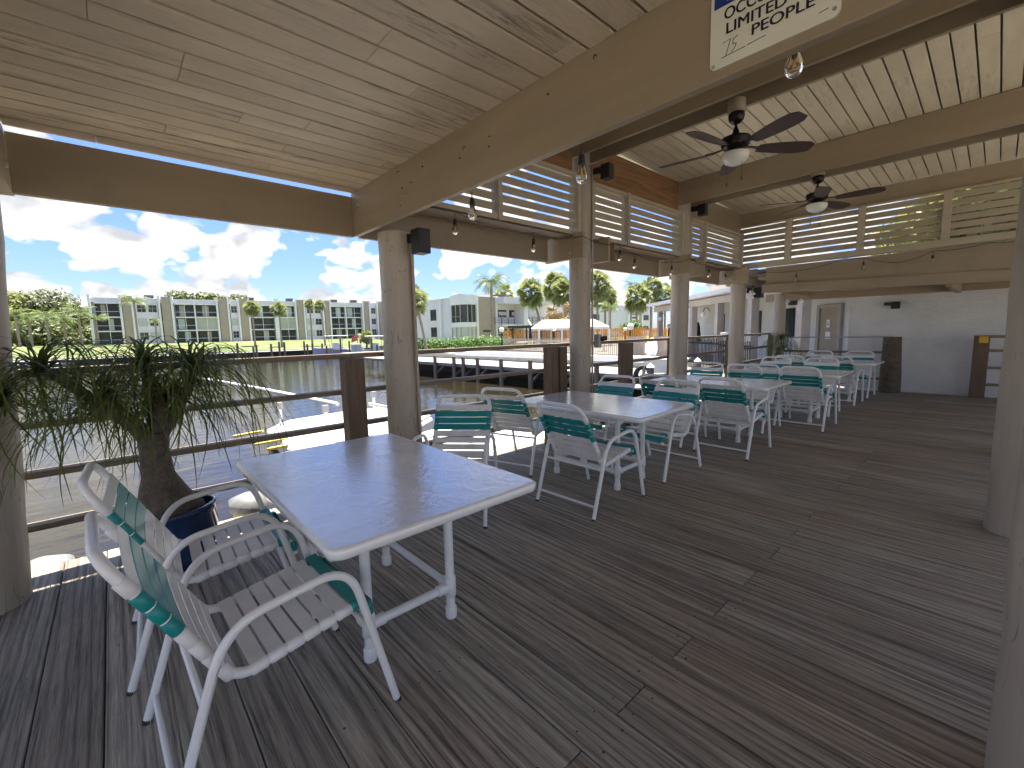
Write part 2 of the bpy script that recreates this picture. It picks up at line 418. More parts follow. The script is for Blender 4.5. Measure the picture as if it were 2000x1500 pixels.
def copy_tree(o, parent=None):
    c = o.copy(); col.objects.link(c)
    if parent is not None: c.parent = parent
    if o.name not in KID: KID[o.name] = kids(o)
    for ch in KID[o.name]: copy_tree(ch, c)
    return c
def place(proto, used, loc, rz, label, cat, group, scale=None):
    o = proto if not used else copy_tree(proto)
    o.location = loc; o.rotation_euler = (0, 0, rz)
    if scale: o.scale = scale if hasattr(scale, '__len__') else (scale,)*3
    return tag(o, label, cat, group)
def arc(p0, p1, p2, n=6):
    """quadratic corner"""
    p0, p1, p2 = map(Vector, (p0, p1, p2))
    return [(p0*(1-t)**2 + p1*2*t*(1-t) + p2*t*t) for t in [i/n for i in range(n+1)]]

# ------------------------------------------------------------------ setting: deck, water, land
PITCH = .2035
d = MB()
rnd = random.Random(3)
k = -22
x = -.357 - 0.2035*12
while x < 12.2:
    x0 = x + .0022; x1 = x + PITCH - .0022
    joints = []
    if (k % 2) == 0: joints = [.865]
    else: joints = [-1.5]
    ys = sorted([-3.2] + [j for j in joints if j > -3.2] + [4.02 + rnd.uniform(-.012, .012)])
    dz = rnd.uniform(-.0025, .0025)
    for a, b in zip(ys[:-1], ys[1:]):
        d.cbox(x0 + rnd.uniform(-.001, .0005), x1 + rnd.uniform(-.0005, .001), a+.0015, b-.0015, -.06+dz, dz, .0045)
    x += PITCH; k += 1
deck = struct(d.build('deck_floor', 'deck'))
d = MB()
for j in range(6):
    yy = 3.9 - j*1.2; d.box(-2.7, 12.2, yy-.04, yy+.04, -.28, -.066)
d.box(-2.7, 12.2, 3.96, 4.0, -.30, -.066)
struct(d.build('deck_joists', 'rail_x'))
d = MB(); q = random.Random(8); x = -.357 - PITCH*16
while x < 12:
    for yy in (3.9, 2.7, 1.5, .92, .81, -.3, -1.5, -2.7):
        for fx_ in (.045, .155):
            if q.random() < .9:
                cx_, cy_ = x + fx_ + q.uniform(-.008, .008), yy + q.uniform(-.012, .012); r_ = q.uniform(.0035, .006); pts_ = [(cx_+r_*math.cos(a), cy_+r_*math.sin(a), .0031) for a in [PI*i/4 for i in range(8)]]
                d.add(pts_, [tuple(range(8))])
    x += PITCH
struct(d.build('deck_nails', 'iron'))
d = MB()
for a in range(-2, 13, 3):
    for b in (3.7, 1.2, -1.3): d.tube([(a, b, -3), (a, b, -.28)], .13, 10)
struct(d.build('deck_pilings', 'piling'))
d = MB(); d.add([(-600, -600, -1.5), (900, -600, -1.5), (900, 900, -1.5), (-600, 900, -1.5)], [(0, 1, 2, 3)])
struct(d.build('water', 'water'))
def sheet(name, pts, z, mat, thick=None, zf=None):
    b = MB(); n = len(pts)
    vs = [(p[0], p[1], (z if zf is None else zf(*p))) for p in pts]
    b.add(vs, [tuple(range(n))])
    if thick:
        lo = [(p[0], p[1], -3.0) for p in pts]
        for i in range(n):
            j = (i+1) % n; b.add([vs[i], lo[i], lo[j], vs[j]], [(0, 1, 2, 3)])
    return struct(b.build(name, mat))
# near land right of the canal, with pool terrace
sheet('pool_terrace', [(12.35, -60), (200, -60), (200, 33.6), (19.6, 33.6), (19.6, 9.5), (12.35, 6.5)], -.08, 'patio', True)
sheet('garden_lawn', [(19.6, 33.6), (200, 33.6), (200, 140), (44, 90), (30, 62), (20.5, 36)], -.105, 'grass', True)
sheet('bounce_ground', [(-60, -60), (12.35, -60), (12.35, -3.3), (-3.0, -3.3), (-3.0, 3.0), (-60, 3.0)], -.10, 'conc_pale', True)  # unseen pale ground, added to throw sunlight up onto the ceilings
# far bank lawn, a gentle rise away from the water
b = MB()
ny = 8; xs = [-300, -60, -20, 0, 20, 33, 45]
pts = []
for j in range(ny):
    yy = 76 + j*4.2 if j < ny-1 else 700
    for xx in xs: pts.append((xx if j < ny-1 else xx*2.5, yy, -.55 + min(j, 6)*.22 + (0.05*math.sin(xx*.2+j) if 0 < j < 6 else 0)))
fs = [(j*7+i, j*7+i+1, (j+1)*7+i+1, (j+1)*7+i) for j in range(ny-1) for i in range(6)]
b.add(pts, fs, True)
struct(b.build('far_lawn', 'grass'))

# ------------------------------------------------------------------ sky and light
w = bpy.data.worlds.new('World'); sc.world = w; w.use_nodes = True
nt = w.node_tree; bg = nt.nodes['Background']; bg.inputs[1].default_value = .13
SUN_EL, SUN_AZ = R(80.5), R(25)      # azimuth measured from +x towards +y
sky = nt.nodes.new('ShaderNodeTexSky'); sky.sky_type = 'NISHITA'; sky.sun_disc = False
sky.sun_elevation = SUN_EL; sky.sun_rotation = PI/2 - SUN_AZ; sky.air_density = 1.0; sky.dust_density = 0.4; sky.ozone_density = 2.2
tc = nt.nodes.new('ShaderNodeTexCoord')
SKY_OFF = (2.35, .62, .2)
def cloud_density(dz):
    mp = nt.nodes.new('ShaderNodeMapping'); mp.inputs['Scale'].default_value = (1, 1, 1.55); mp.inputs['Location'].default_value = (SKY_OFF[0], SKY_OFF[1], SKY_OFF[2]-dz)
    nt.links.new(tc.outputs['Generated'], mp.inputs[0])
    big = wn(mp.outputs[0], 3.0, 3, .5)
    vo = nt.nodes.new('ShaderNodeTexVoronoi'); vo.feature = 'F1'; vo.inputs['Scale'].default_value = 10; vo.inputs['Detail'].default_value = 2; vo.inputs['Roughness'].default_value = .5
    wv = nt.nodes.new('ShaderNodeVectorMath'); wv.operation = 'ADD'; nz = nt.nodes.new('ShaderNodeTexNoise'); nz.inputs['Scale'].default_value = 9; nz.inputs['Detail'].default_value = 3
    nt.links.new(mp.outputs[0], nz.inputs['Vector']); sc_ = nt.nodes.new('ShaderNodeVectorMath'); sc_.operation = 'SCALE'; sc_.inputs['Scale'].default_value = .10
    nt.links.new(nz.outputs['Color'], sc_.inputs[0]); nt.links.new(mp.outputs[0], wv.inputs[0]); nt.links.new(sc_.outputs[0], wv.inputs[1]); nt.links.new(wv.outputs[0], vo.inputs['Vector'])
    fine = wn(wv.outputs[0], 22, 3, .6)
    a = wm('MULTIPLY', vo.outputs['Distance'], .42); b_ = wm('MULTIPLY', wm('SUBTRACT', fine, .5), .16)
    return wm('ADD', wm('SUBTRACT', big, a), b_)
def wn(vec, s, dt, rg, ds=0.0):
    n = nt.nodes.new('ShaderNodeTexNoise'); n.inputs['Scale'].default_value = s; n.inputs['Detail'].default_value = dt; n.inputs['Roughness'].default_value = rg
    n.inputs['Distortion'].default_value = ds; nt.links.new(vec, n.inputs['Vector']); return n.outputs['Fac']
def wm(op, a, b_):
    n = nt.nodes.new('ShaderNodeMath'); n.operation = op
    for i, v in enumerate((a, b_)):
        if hasattr(v, 'links'): nt.links.new(v, n.inputs[i])
        else: n.inputs[i].default_value = v
    return n.outputs[0]
d0 = cloud_density(0.0); d1 = cloud_density(.045)
sx = nt.nodes.new('ShaderNodeSeparateXYZ'); nt.links.new(tc.outputs['Generated'], sx.inputs[0])
lowb = ramp(nt, sx.outputs[2], [(.0, .12), (.16, .10), (.36, .05), (.7, 0)])        # more cloud towards the horizon
mask = ramp(nt, wm('ADD', d0, lowb), [(.19, 0), (.215, .5), (.245, .9), (.31, 1)])
shade = wm('SUBTRACT', d1, d0)                                            # thicker above = shaded base, thinner above = lit top
sh = ramp(nt, wm('ADD', wm('MULTIPLY', shade, 1.7), wm('ADD', wm('MULTIPLY', d0, .9), .2)), [(.29, (2.4, 2.37, 2.31)), (.42, (1.95, 1.96, 1.97)), (.58, (1.35, 1.40, 1.46))])
skyc = mixc(nt, 1.0, sky.outputs[0], ramp(nt, sx.outputs[2], [(0, (.27, .285, .38)), (.2, (.285, .325, .49)), (.5, (.37, .40, .50))]), 'MULTIPLY')
nt.links.new(mixc(nt, mask, skyc, sh), bg.inputs[0])
sl = bpy.data.lights.new('sun', 'SUN'); sl.energy = 4.5; sl.angle = R(.5); sl.color = (1, .955, .87)
so = bpy.data.objects.new('sun', sl); col.objects.link(so)
sd = Vector((math.cos(SUN_EL)*math.cos(SUN_AZ), math.cos(SUN_EL)*math.sin(SUN_AZ), math.sin(SUN_EL)))
so.rotation_euler = sd.to_track_quat('Z', 'Y').to_euler(); so.location = (0, 0, 20)
sc.view_settings.view_transform = 'Standard'; sc.view_settings.look = 'None'; sc.view_settings.exposure = 2.05; sc.view_settings.gamma = 1
sc.cycles.max_bounces = 8; sc.cycles.diffuse_bounces = 5; sc.cycles.use_adaptive_sampling = True; sc.cycles.adaptive_threshold = .03; sc.cycles.glossy_bounces = 4; sc.cycles.transparent_max_bounces = 8
sc.cycles.use_denoising = True
sc.cycles.sample_clamp_indirect = 6.0

# ------------------------------------------------------------------ the pavilion
PX = [-.50, 1.92, 4.44, 7.02, 9.42, 11.95]; PY = 3.60; RY = -.17
pav = empty('deck_pavilion', (4.5, 2, 0), 'tan painted open pavilion with log posts, board ceilings and louvered clerestory over the deck', 'pavilion')
def cz(x):      # underside of the high ceiling
    return 3.80 - (x-4.3)*.036
def post(x, y, top, r, base=1.06, lean=(0, 0), crookseed=1):
    q = random.Random(crookseed); b = MB(); path = []; rr = []
    n = 14
    for i in range(n+1):
        t = i/n; path.append((x + lean[0]*(1-t) + q.uniform(-.004, .004), y + lean[1]*(1-t) + q.uniform(-.004, .004), -.02 + t*(top+.02)))
        rr.append(r*(base + (1-base)*t) * q.uniform(.985, 1.015))
    b.tube(path, rr, 28); return b.build('post', 'post', pav)
post(-.50, PY, 2.30, .145, 1.08, (-.12, 0), 1)
post(PX[1], PY, 2.30, .146, 1.04, (0, 0), 2)
post(PX[2], PY, cz(4.44)-.02, .132, 1.03, (0, 0), 3)
post(PX[3], PY, cz(7.02)-.02, .138, 1.05, (0, 0), 4)
post(PX[4], PY, 2.55, .138, 1.05, (0, 0), 5)
post(PX[5], PY, 2.20, .125, 1.05, (0, 0), 6)
post(1.92, RY-.045, 2.30, .147, 1.04, (0, 0), 7)
post(4.44, RY, cz(4.44)-.02, .145, 1.07, (0, 0), 8)
post(7.02, RY-.1, cz(7.02)-.02, .14, 1.05, (0, 0), 9)
def part(name, mat, *boxes, bevel=.006, **k):
    b = MB()
    for q in boxes: b.box(*q)
    return b.build(name, mat, pav, bevel)
# fascia beams between posts on the water side
fz0, fz1 = 2.285, 2.618
for a, b_ in ((-.333, 1.658), (1.72, 4.12), (4.75, 6.78), (7.25, 9.12), (9.7, 11.9)):
    part('fascia_beam', 'beam_x', (a, b_, 3.85, 3.90, fz0, fz1), bevel=.0)
    if a > 1: part('ledger', 'beam_x', (a, b_, 3.79, 3.848, 2.545, 2.60))
for a, b_ in ((1.75, 4.26), (4.62, 6.83), (7.18, 9.3)):
    part('sill_board', 'rpost', (a, b_, 3.505, 3.788, 2.548, 2.564))
# double cross beams: near and far board of each pair
part('cross_beam', 'beam_y', (-.40, -.335, -2.7, 3.95, 2.285, 2.64)); part('cross_beam', 'beam_y', (-.67, -.605, -2.7, 3.95, 2.285, 2.64))
part('cross_beam', 'beam_y', (1.66, 1.705, -2.7, 3.87, 2.29, 2.655)); 
for xc, zb in ((4.27, cz(4.27)-.33), (6.84, cz(6.84)-.345)):
    part('high_beam', 'beam_y', (xc, xc+.045, -2.7, 3.72, zb, cz(xc)-.002))
    part('high_beam', 'beam_y', (xc+.29, xc+.335, -2.7, 3.72, zb-.008, cz(xc+.29)-.003))
part('end_beam', 'beam_y', (9.36, 9.42, -2.7, 3.70, 3.36, cz(9.3)-.002))
for xc in (4.20, 6.84, 9.22):       # short bolster boards clasping the posts
    part('bolster', 'beam_y', (xc-.002, xc+.05, 3.36, 3.97, 2.285, 2.585))
    part('bolster', 'beam_y', (xc+.50, xc+.55, 3.36, 3.97, 2.285, 2.585))
# bolts
b = MB()
for (xx, yy, zz) in ((1.655, 3.70, 2.52), (1.655, 3.66, 2.40), (4.192, 3.62, 2.52), (4.192, 3.55, 2.36), (6.832, 3.60, 2.52), (6.832, 3.55, 2.36), (9.212, 3.62, 2.5), (9.212, 3.62, 2.43), (9.212, 3.62, 2.36), (-.33, 3.55, 2.52), (-.33, 3.7, 2.40)):
    b.tube([(xx-.008, yy, zz), (xx+.008, yy, zz)], .020, 8); b.tube([(xx-.022, yy, zz), (xx, yy, zz)], .009, 6)
b.build('bolt', 'metal', pav)['kind'] = 'stuff'
b = MB(); q = random.Random(77)
for i in range(16):
    yy, zz = q.uniform(-.2, 3.7), q.uniform(2.33, 2.62)
    b.tube([(1.6535, yy, zz), (1.6605, yy, zz)], q.uniform(.003, .006), 6)
for (yy, zz) in ((3.0, 2.60), (2.2, 2.52), (1.25, 2.60)):
    b.tube([(1.661, yy, zz), (1.645, yy, zz), (1.638, yy, zz-.01), (1.640, yy, zz-.022)], .0022, 6)
b.build('nail_heads', 'iron', pav)['kind'] = 'stuff'
# ceilings
q = random.Random(5)
def ceiling(name, mat, x0, x1, y0, y1, zfun, pitch, joints, gap=.015):
    b = MB(); y = y1; i = 0
    while y > y0:
        a = y - pitch
        js = sorted([x0] + [j for j in joints(i) if x0 < j < x1] + [x1])
        dz = q.uniform(-.002, .002)
        for s_, e_ in zip(js[:-1], js[1:]):
            b.hexa([(s_+.001, a+gap/2, zfun(s_)+dz), (e_-.001, a+gap/2, zfun(e_)+dz), (e_-.001, y-gap/2, zfun(e_)+dz), (s_+.001, y-gap/2, zfun(s_)+dz),
                    (s_+.001, a+gap/2, zfun(s_)+.03), (e_-.001, a+gap/2, zfun(e_)+.03), (e_-.001, y-gap/2, zfun(e_)+.03), (s_+.001, y-gap/2, zfun(s_)+.03)])
        y = a; i += 1
    return b.build(name, mat, pav, .0025)
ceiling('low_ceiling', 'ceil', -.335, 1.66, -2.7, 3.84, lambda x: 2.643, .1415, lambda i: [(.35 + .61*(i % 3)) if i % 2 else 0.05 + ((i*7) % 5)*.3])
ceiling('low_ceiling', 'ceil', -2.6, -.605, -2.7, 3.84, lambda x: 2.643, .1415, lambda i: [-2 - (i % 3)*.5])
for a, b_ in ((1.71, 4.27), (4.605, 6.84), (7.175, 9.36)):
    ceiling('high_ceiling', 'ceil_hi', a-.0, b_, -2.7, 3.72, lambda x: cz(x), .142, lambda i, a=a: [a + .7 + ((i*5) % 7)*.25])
# roof decks above
part('roof', 'roof', (-2.7, 1.70, -2.8, 3.83, 2.68, 2.74), (1.70, 10.1, -2.8, 3.95, cz(1.7)+.035, cz(1.7)+.1, cz(10.1)+.035, cz(10.1)+.1), bevel=0)
part('end_wall', 'beam_y', (1.71, 1.737, -2.7, 3.6, 2.66, cz(1.7)), bevel=0)
# header boards above the louvers
part('header_board', 'header', (1.75, 4.26, 3.56, 3.60, 3.27, cz(3.0)-.0), bevel=.003)
part('header_board', 'header', (4.62, 6.83, 3.56, 3.60, 3.24, cz(6.8)), bevel=.003)
part('header_board', 'beam_x', (7.18, 9.34, 3.56, 3.60, 3.19, cz(9.3)), bevel=.003)
# louver panels along the water side
def louver_x(x0, x1, z0, z1, y=3.55):
    b = MB(); n = 6; h = (z1-z0-.06)/n
    tilt = R(-12); w_ = .104
    for i in range(n):
        zc = z0 + .035 + h*(i+.5)
        b.obox(((x0+x1)/2, y, zc), ((x1-x0)/2-.012, 0, 0), (0, math.cos(tilt)*.008, math.sin(tilt)*.008), Vector((0, math.sin(tilt), -math.cos(tilt)))*(-w_/2)*.74)
    p = b.build('louver_slats', 'slat_x', pav, .002)
    for q_ in ((x0, x1, y-.05, y+.05, z0-.05, z0), (x0, x1, y-.045, y+.045, z1-.02, z1+.02)):
        b = MB(); b.box(*q_); b.build('louver_frame', 'slat_x', pav, .003)
def mull(x, z0, z1, w_=.06, y=3.55):
    b = MB(); b.box(x-w_/2, x+w_/2, y-.065, y+.05, z0-.055, z1+.022); b.build('louver_stud', 'slat_x', pav, .003)
def lz(x): return 3.27 - (x-3)*.013
for xa, xb, st in ((1.85, 4.30, (3.05,)), (4.58, 6.87, (5.36,)), (7.16, 9.28, (7.70,))):
    xs_ = [xa] + list(st) + [xb]
    for s_, e_ in zip(xs_[:-1], xs_[1:]): louver_x(s_+.03, e_-.03, 2.62, lz((xa+xb)/2))
    for s_ in xs_: mull(s_, 2.62, lz((xa+xb)/2), .055)
# louver panels on the end wall
def louver_y(y0, y1, z0, z1, x=9.38):
    b = MB(); n = 6; h = (z1-z0-.05)/n; tilt = R(-12); w_ = .116
    for i in range(n):
        zc = z0 + .03 + h*(i+.5)
        b.obox((x, (y0+y1)/2, zc), (0, (y1-y0)/2-.004, 0), (math.cos(tilt)*.008, 0, math.sin(tilt)*.008), Vector((math.sin(tilt), 0, -math.cos(tilt)))*(-w_/2)*.76)
    b.build('louver_slats', 'slat_y', pav, .002)
for s_, e_ in zip((-1.3, -.35, .66, 1.67, 2.73), (-.35, .66, 1.67, 2.73, 3.74)):
    louver_y(s_+.04, e_-.04, 2.66, 3.36)
    b = MB(); b.box(9.30, 9.42, s_-.045, s_+.045, 2.66, 3.357); b.build('louver_stud', 'slat_y', pav, .003)
part('louver_frame', 'slat_y', (9.31, 9.44, -3.5, 3.66, 2.56, 2.662), (9.325, 9.358, -3.5, 3.66, 3.335, 3.372), (9.32, 9.43, 3.62, 3.70, 2.66, 3.33))
# deep lower beam of the end wall, the soffit and knee braces behind it
part('lower_end_beam', 'beam_y', (9.47, 9.53, -3.5, 3.12, 2.13, 2.556))
b = MB(); 
ya, yb = -3.4, 3.17
za, zb = 1.90, 2.075
b.hexa([(9.43, ya, za), (9.468, ya, za), (9.468, yb, zb), (9.43, yb, zb), (9.43, ya, za+.17), (9.468, ya, za+.17), (9.468, yb, zb+.165), (9.43, yb, zb+.165)])
b.build('lower_end_beam', 'beam_y', pav, .006)
part('soffit', 'soffit', (9.54, 12.5, -3.5, 2.3, 2.14, 2.17), (9.54, 12.0, 2.3, 3.5, 2.42, 2.46), bevel=0)
part('soffit_beam', 'soffit', (11.9, 12.02, -3.5, 3.9, 2.02, 2.2), (9.6, 11.9, .55, .63, 1.98, 2.139), (9.6, 11.9, 3.0, 3.06, 2.1, 2.3))
part('roof', 'roof', (9.7, 12.9, -3.6, 3.95, 2.50, 2.56), bevel=0)
# conduit on the posts
b = MB(); b.tube([(1.985, 3.44, .10), (1.985, 3.44, 2.25)], .013, 8); b.build('conduit', 'post', pav)
b = MB(); b.tube([(4.56, 3.50, .10), (4.56, 3.50, 3.4)], .013, 8); b.build('conduit', 'post', pav)

# occupancy sign on the first cross beam
sg = empty('occupancy_sign', (1.655, .57, 2.45), 'white occupancy notice with a blue header on the big tan beam', 'sign')
SY0, SY1, SZ0, SZ1 = .755, .378, 2.322, 2.60
b = MB(); n = 6; rr = .022; pts = []
for (cy, cz_, a0) in ((SY0-rr, SZ0+rr, 0), (SY1+rr, SZ0+rr, 90), (SY1+rr, SZ1-rr, 180), (SY0-rr, SZ1-rr, 270)):
    for i in range(n+1):
        a = R(a0 + 90*i/n); pts.append((cy + rr*math.cos(a), cz_ - rr*math.sin(a)))
k_ = len(pts)
b.add([(1.652, y, z) for y, z in pts], [tuple(range(k_))]); b.add([(1.6595, y, z) for y, z in pts], [tuple(reversed(range(k_)))])
for i in range(k_):
    j = (i+1) % k_; b.add([(1.652, *pts[i]), (1.652, *pts[j]), (1.6595, *pts[j]), (1.6595, *pts[i])], [(0, 1, 2, 3)])
b.build('sign_plate', 'sign', sg)
b = MB(); b.box(1.6495, 1.6515, SY1+.012, SY0-.012, 2.515, 2.590); b.build('header_band', 'blue', sg)
def text(s_, y_left, z_base, h, width, mat, name, xf=1.6505, par=sg, fat=.0011):
    cu_ = bpy.data.curves.new('t', 'FONT'); cu_.body = s_; cu_.size = 1
    to = bpy.data.objects.new('t', cu_); col.objects.link(to)
    dg = bpy.context.evaluated_depsgraph_get(); me = bpy.data.meshes.new_from_object(to.evaluated_get(dg))
    bpy.data.objects.remove(to)
    xs_ = [v.co.x for v in me.vertices]; ys_ = [v.co.y for v in me.vertices]
    sx = width/(max(xs_)-min(xs_)); sy = h/(max(ys_)-min(ys_)); b = MB()
    for k, (dy, dz) in enumerate(((0, 0), (fat, 0), (-fat, 0), (fat*.5, fat*.5), (-fat*.5, -fat*.5))):
        vs = [(xf - .0002*k, y_left - (v.co.x-min(xs_))*sx + dy, z_base + (v.co.y-min(ys_))*sy + dz) for v in me.vertices]
        b.add(vs, [tuple(reversed(p.vertices)) for p in me.polygons])
    bpy.data.meshes.remove(me)
    return b.build(name, mat, par)
text('NOTICE', .70, 2.525, .052, .265, 'sign', 'header_lettering', xf=1.6488)
text('OCCUPANCY', .708, 2.468, .036, .285, 'ink', 'lettering')
text('LIMITED TO', .700, 2.421, .034, .270, 'ink', 'lettering')
text('PEOPLE', .618, 2.379, .032, .175, 'ink', 'lettering')
b = MB()
for pth in ([(.712, 2.398), (.686, 2.401), (.700, 2.354)], [(.663, 2.402), (.677, 2.396), (.679, 2.382), (.667, 2.380), (.672, 2.366), (.682, 2.357)],
            [(.715, 2.352), (.638, 2.356)], [(.632, 2.357), (.577, 2.361)], [(.432, 2.352), (.408, 2.355)]):
    b = MB(); b.tube([(1.6515, y, z) for y, z in pth], .0012, 5); b.build('pen_stroke', 'ink', sg)
b = MB()
for y, z in ((.742, 2.334), (.392, 2.345)): b.tube([(1.649, y, z), (1.653, y, z)], .006, 8)
b.build('screw', 'metal', sg)

# ------------------------------------------------------------------ railing
rl = empty('deck_railing', (5.5, 3.83, 0), 'weathered brown wood railing with four rails along the water side of the deck', 'railing')
for a, b_ in ((-2.7, 1.53), (1.53, 4.05), (4.05, 7.05), (7.05, 9.42), (9.42, 12.0)):
    bb = MB(); dy = random.uniform(-.006, .006); bb.box(a+.002, b_-.002, 3.775+dy, 3.915+dy, 1.236, 1.276); bb.build('top_rail', 'rail_x', rl, .004)
    for z in (.955, .655, .335):
        bb = MB(); bb.box(a+.002, b_-.002, 3.802, 3.892, z-.032, z+.008 + random.uniform(-.003, .003)); bb.build('lower_rail', 'rail_x', rl, .004)
for xx, w_ in ((1.435, .165), (3.96, .13), (4.13, .13), (5.56, .20), (7.0, .12), (9.40, .11), (11.86, .12), (-2.3, .14)):
    bb = MB(); bb.box(xx, xx+w_, 3.66, 3.799, .001, 1.234); bb.build('rail_post', 'rpost', rl, .006)
bb = MB(); bb.box(9.36, 9.5, 3.72, 3.9, 1.28, 1.33); bb.build('post_cap', 'white', rl, .004)
r2_ = empty('end_railing', (12, 2.6, 0), 'low dark railing at the far end of the deck, left of the gap', 'railing')
for z, h, mt in ((1.175, .03, 'metal'), (.86, .05, 'rail_y'), (.62, .05, 'rail_y'), (.3, .05, 'rail_y')):
    bb = MB(); bb.box(12.06, 12.10, 1.5, 3.7, z-h, z); bb.build('rail', mt, r2_, .003)
r3_ = empty('end_railing', (12, -.8, 0), 'dark rail section at the far end of the deck, right of the gap', 'railing')
for z in (1.18, .92, .60, .28):
    bb = MB(); bb.box(12.10, 12.14, -2.6, .2, z-.05, z); bb.build('rail', 'rail_y', r3_, .003)
b = MB(); b.tube([(12.03, 1.49, -.3), (12.03, 1.49, .3), (12.02, 1.50, 1.16)], [.19, .18, .15], 12)
tag(b.build('wood_piling', 'caudex'), 'thick dark brown log stump at the left side of the far gap in the railing', 'post')
b = MB(); b.box(12.05, 12.22, .12, .33, -.2, 1.175); o = b.build('gate_post', 'rpost', None, .012)
tag(o, 'square dark brown post with a yellow tag right of the far gap', 'post')
b = MB(); b.box(12.038, 12.0485, .14, .26, 1.04, 1.16); o2 = b.build('yellow_tag', 'yellow', None); o2.parent = o

# ------------------------------------------------------------------ chairs
def make_chair():
    t = bpy.data.objects.new('patio_chair', None); col.objects.link(t)
    for s_ in (-1, 1):
        y = s_*.292
        pth = [(-.36, y, .0), (-.215, y, .46)] + arc((-.215, y, .46), (-.175, y, .575), (-.08, y, .59), 7) + [(.02, y, .603)] + \
              arc((.10, y, .612), (.205, y, .62), (.235, y, .50), 8) + [(.36, y, .0)]
        b = MB(); b.tube(pth, .0148, 12); b.build('side_frame', 'frame', t)
        b = MB(); b.tube([(-.3605, y, -.001), (-.3565, y, .014)], .0155, 10); b.tube([(.3605, y, -.001), (.357, y, .014)], .0155, 10); b.build('foot_cap', 'cap', t)
    y = .232; T = Vector((-.43, 0, .872)); B = Vector((-.165, 0, .385))
    dn = (B-T).normalized()
    def P(p, yy): return (p.x, yy, p.z)
    pr_ = [T + dn*.10] 
    side = [P(T+dn*.10, 1), P(B-dn*.05, 1)] + [tuple(p) for p in arc(P(B-dn*.05, 1), P(B+dn*.02, 1), (-.10, 1, .372), 6)[1:]] + [(.24, 1, .428)] + [tuple(p) for p in arc((.24, 1, .428), (.285, 1, .432), (.296, 1, .35), 6)[1:]]
    left = [(p[0], -y, p[2]) for p in reversed(side)]
    right = [(p[0], y, p[2]) for p in side]
    top = [tuple(p) for p in arc(P(T+dn*.10, -y), P(T, -y), P(T, -y+.10), 10)[1:]] + [tuple(p) for p in arc(P(T, y-.10), P(T, y), P(T+dn*.10, y), 10)[:-1]]
    b = MB(); b.tube(left + top + right, .0160, 12); b.build('seat_frame', 'frame', t)
    for (x, z, r_) in ((-.245, .365, .011), (-.328, .095, .010), (.276, .345, .011)):
        b = MB(); b.tube([(x, -.29, z), (x, .29, z)], r_, 8); b.build('stretcher', 'frame', t)
    def strap(c, tdir, ndir, mat, name, sag):
        """band across; c centre on the tube axis line, tdir along the tube, ndir outward"""
        c, tdir, ndir = Vector(c), Vector(tdir).normalized(), Vector(ndir).normalized()
        b = MB(); hw = .0255 if name == 'back_strap' else .0238; th = .0016; nseg = 12
        vs = []
        for i in range(nseg+1):
            yy = -y + 2*y*i/nseg; sg_ = sag*(1-(yy/y)**2)
            base = Vector((c.x, yy, c.z)) + ndir*(.0190 - sg_)
            e = .8 if 0 < i < nseg else 1
            for a_, q_ in ((-hw*1, -th), (hw*1, -th), (hw*1, th), (-hw*1, th)): vs.append(base + tdir*a_ + ndir*q_)
        fs = []
        for i in range(nseg):
            for k in range(4): fs.append((i*4+k, (i+1)*4+k, (i+1)*4+(k+1) % 4, i*4+(k+1) % 4))
        b.add(vs, fs, False)
        for s_ in (-1, 1):
            cc = Vector((c.x, s_*y, c.z)); b.tube([cc-tdir*(hw+.0015), cc-tdir*(hw-.002), cc+tdir*(hw-.002), cc+tdir*(hw+.0015)], [.0170, .0202, .0202, .0170], 14)
        return b.build(name, mat, t)
    L = (B-T).length; nb = 8; st = .115; pt = (L-.115-.025)/(nb-1)
    nrm = Vector((dn.z*-1, 0, dn.x)); nrm = Vector((-dn.z, 0, dn.x))
    if nrm.x < 0: nrm = -nrm
    for i in range(nb):
        strap(T + dn*(st+i*pt), dn, nrm, 'strapt' if i in (1, 2, 3) else 'strapw', 'back_strap', .004)
    sdir = Vector((.34, 0, .056)).normalized(); sn = Vector((-sdir.z, 0, sdir.x))
    for i in range(6):
        p = Vector((-.085, 0, .3745)) + sdir*(.0565*i); strap(p, sdir, sn, 'strapw', 'seat_strap', .010)
    strap(Vector((-.085, 0, .3745)) + sdir*(.0565*6+.001), sdir, sn, 'strapt', 'seat_strap', .008)
    strap(Vector((.289, 0, .395)), Vector((.15, 0, -1)), Vector((1, 0, .15)), 'strapt', 'seat_strap', .0)
    return t
chair = make_chair()
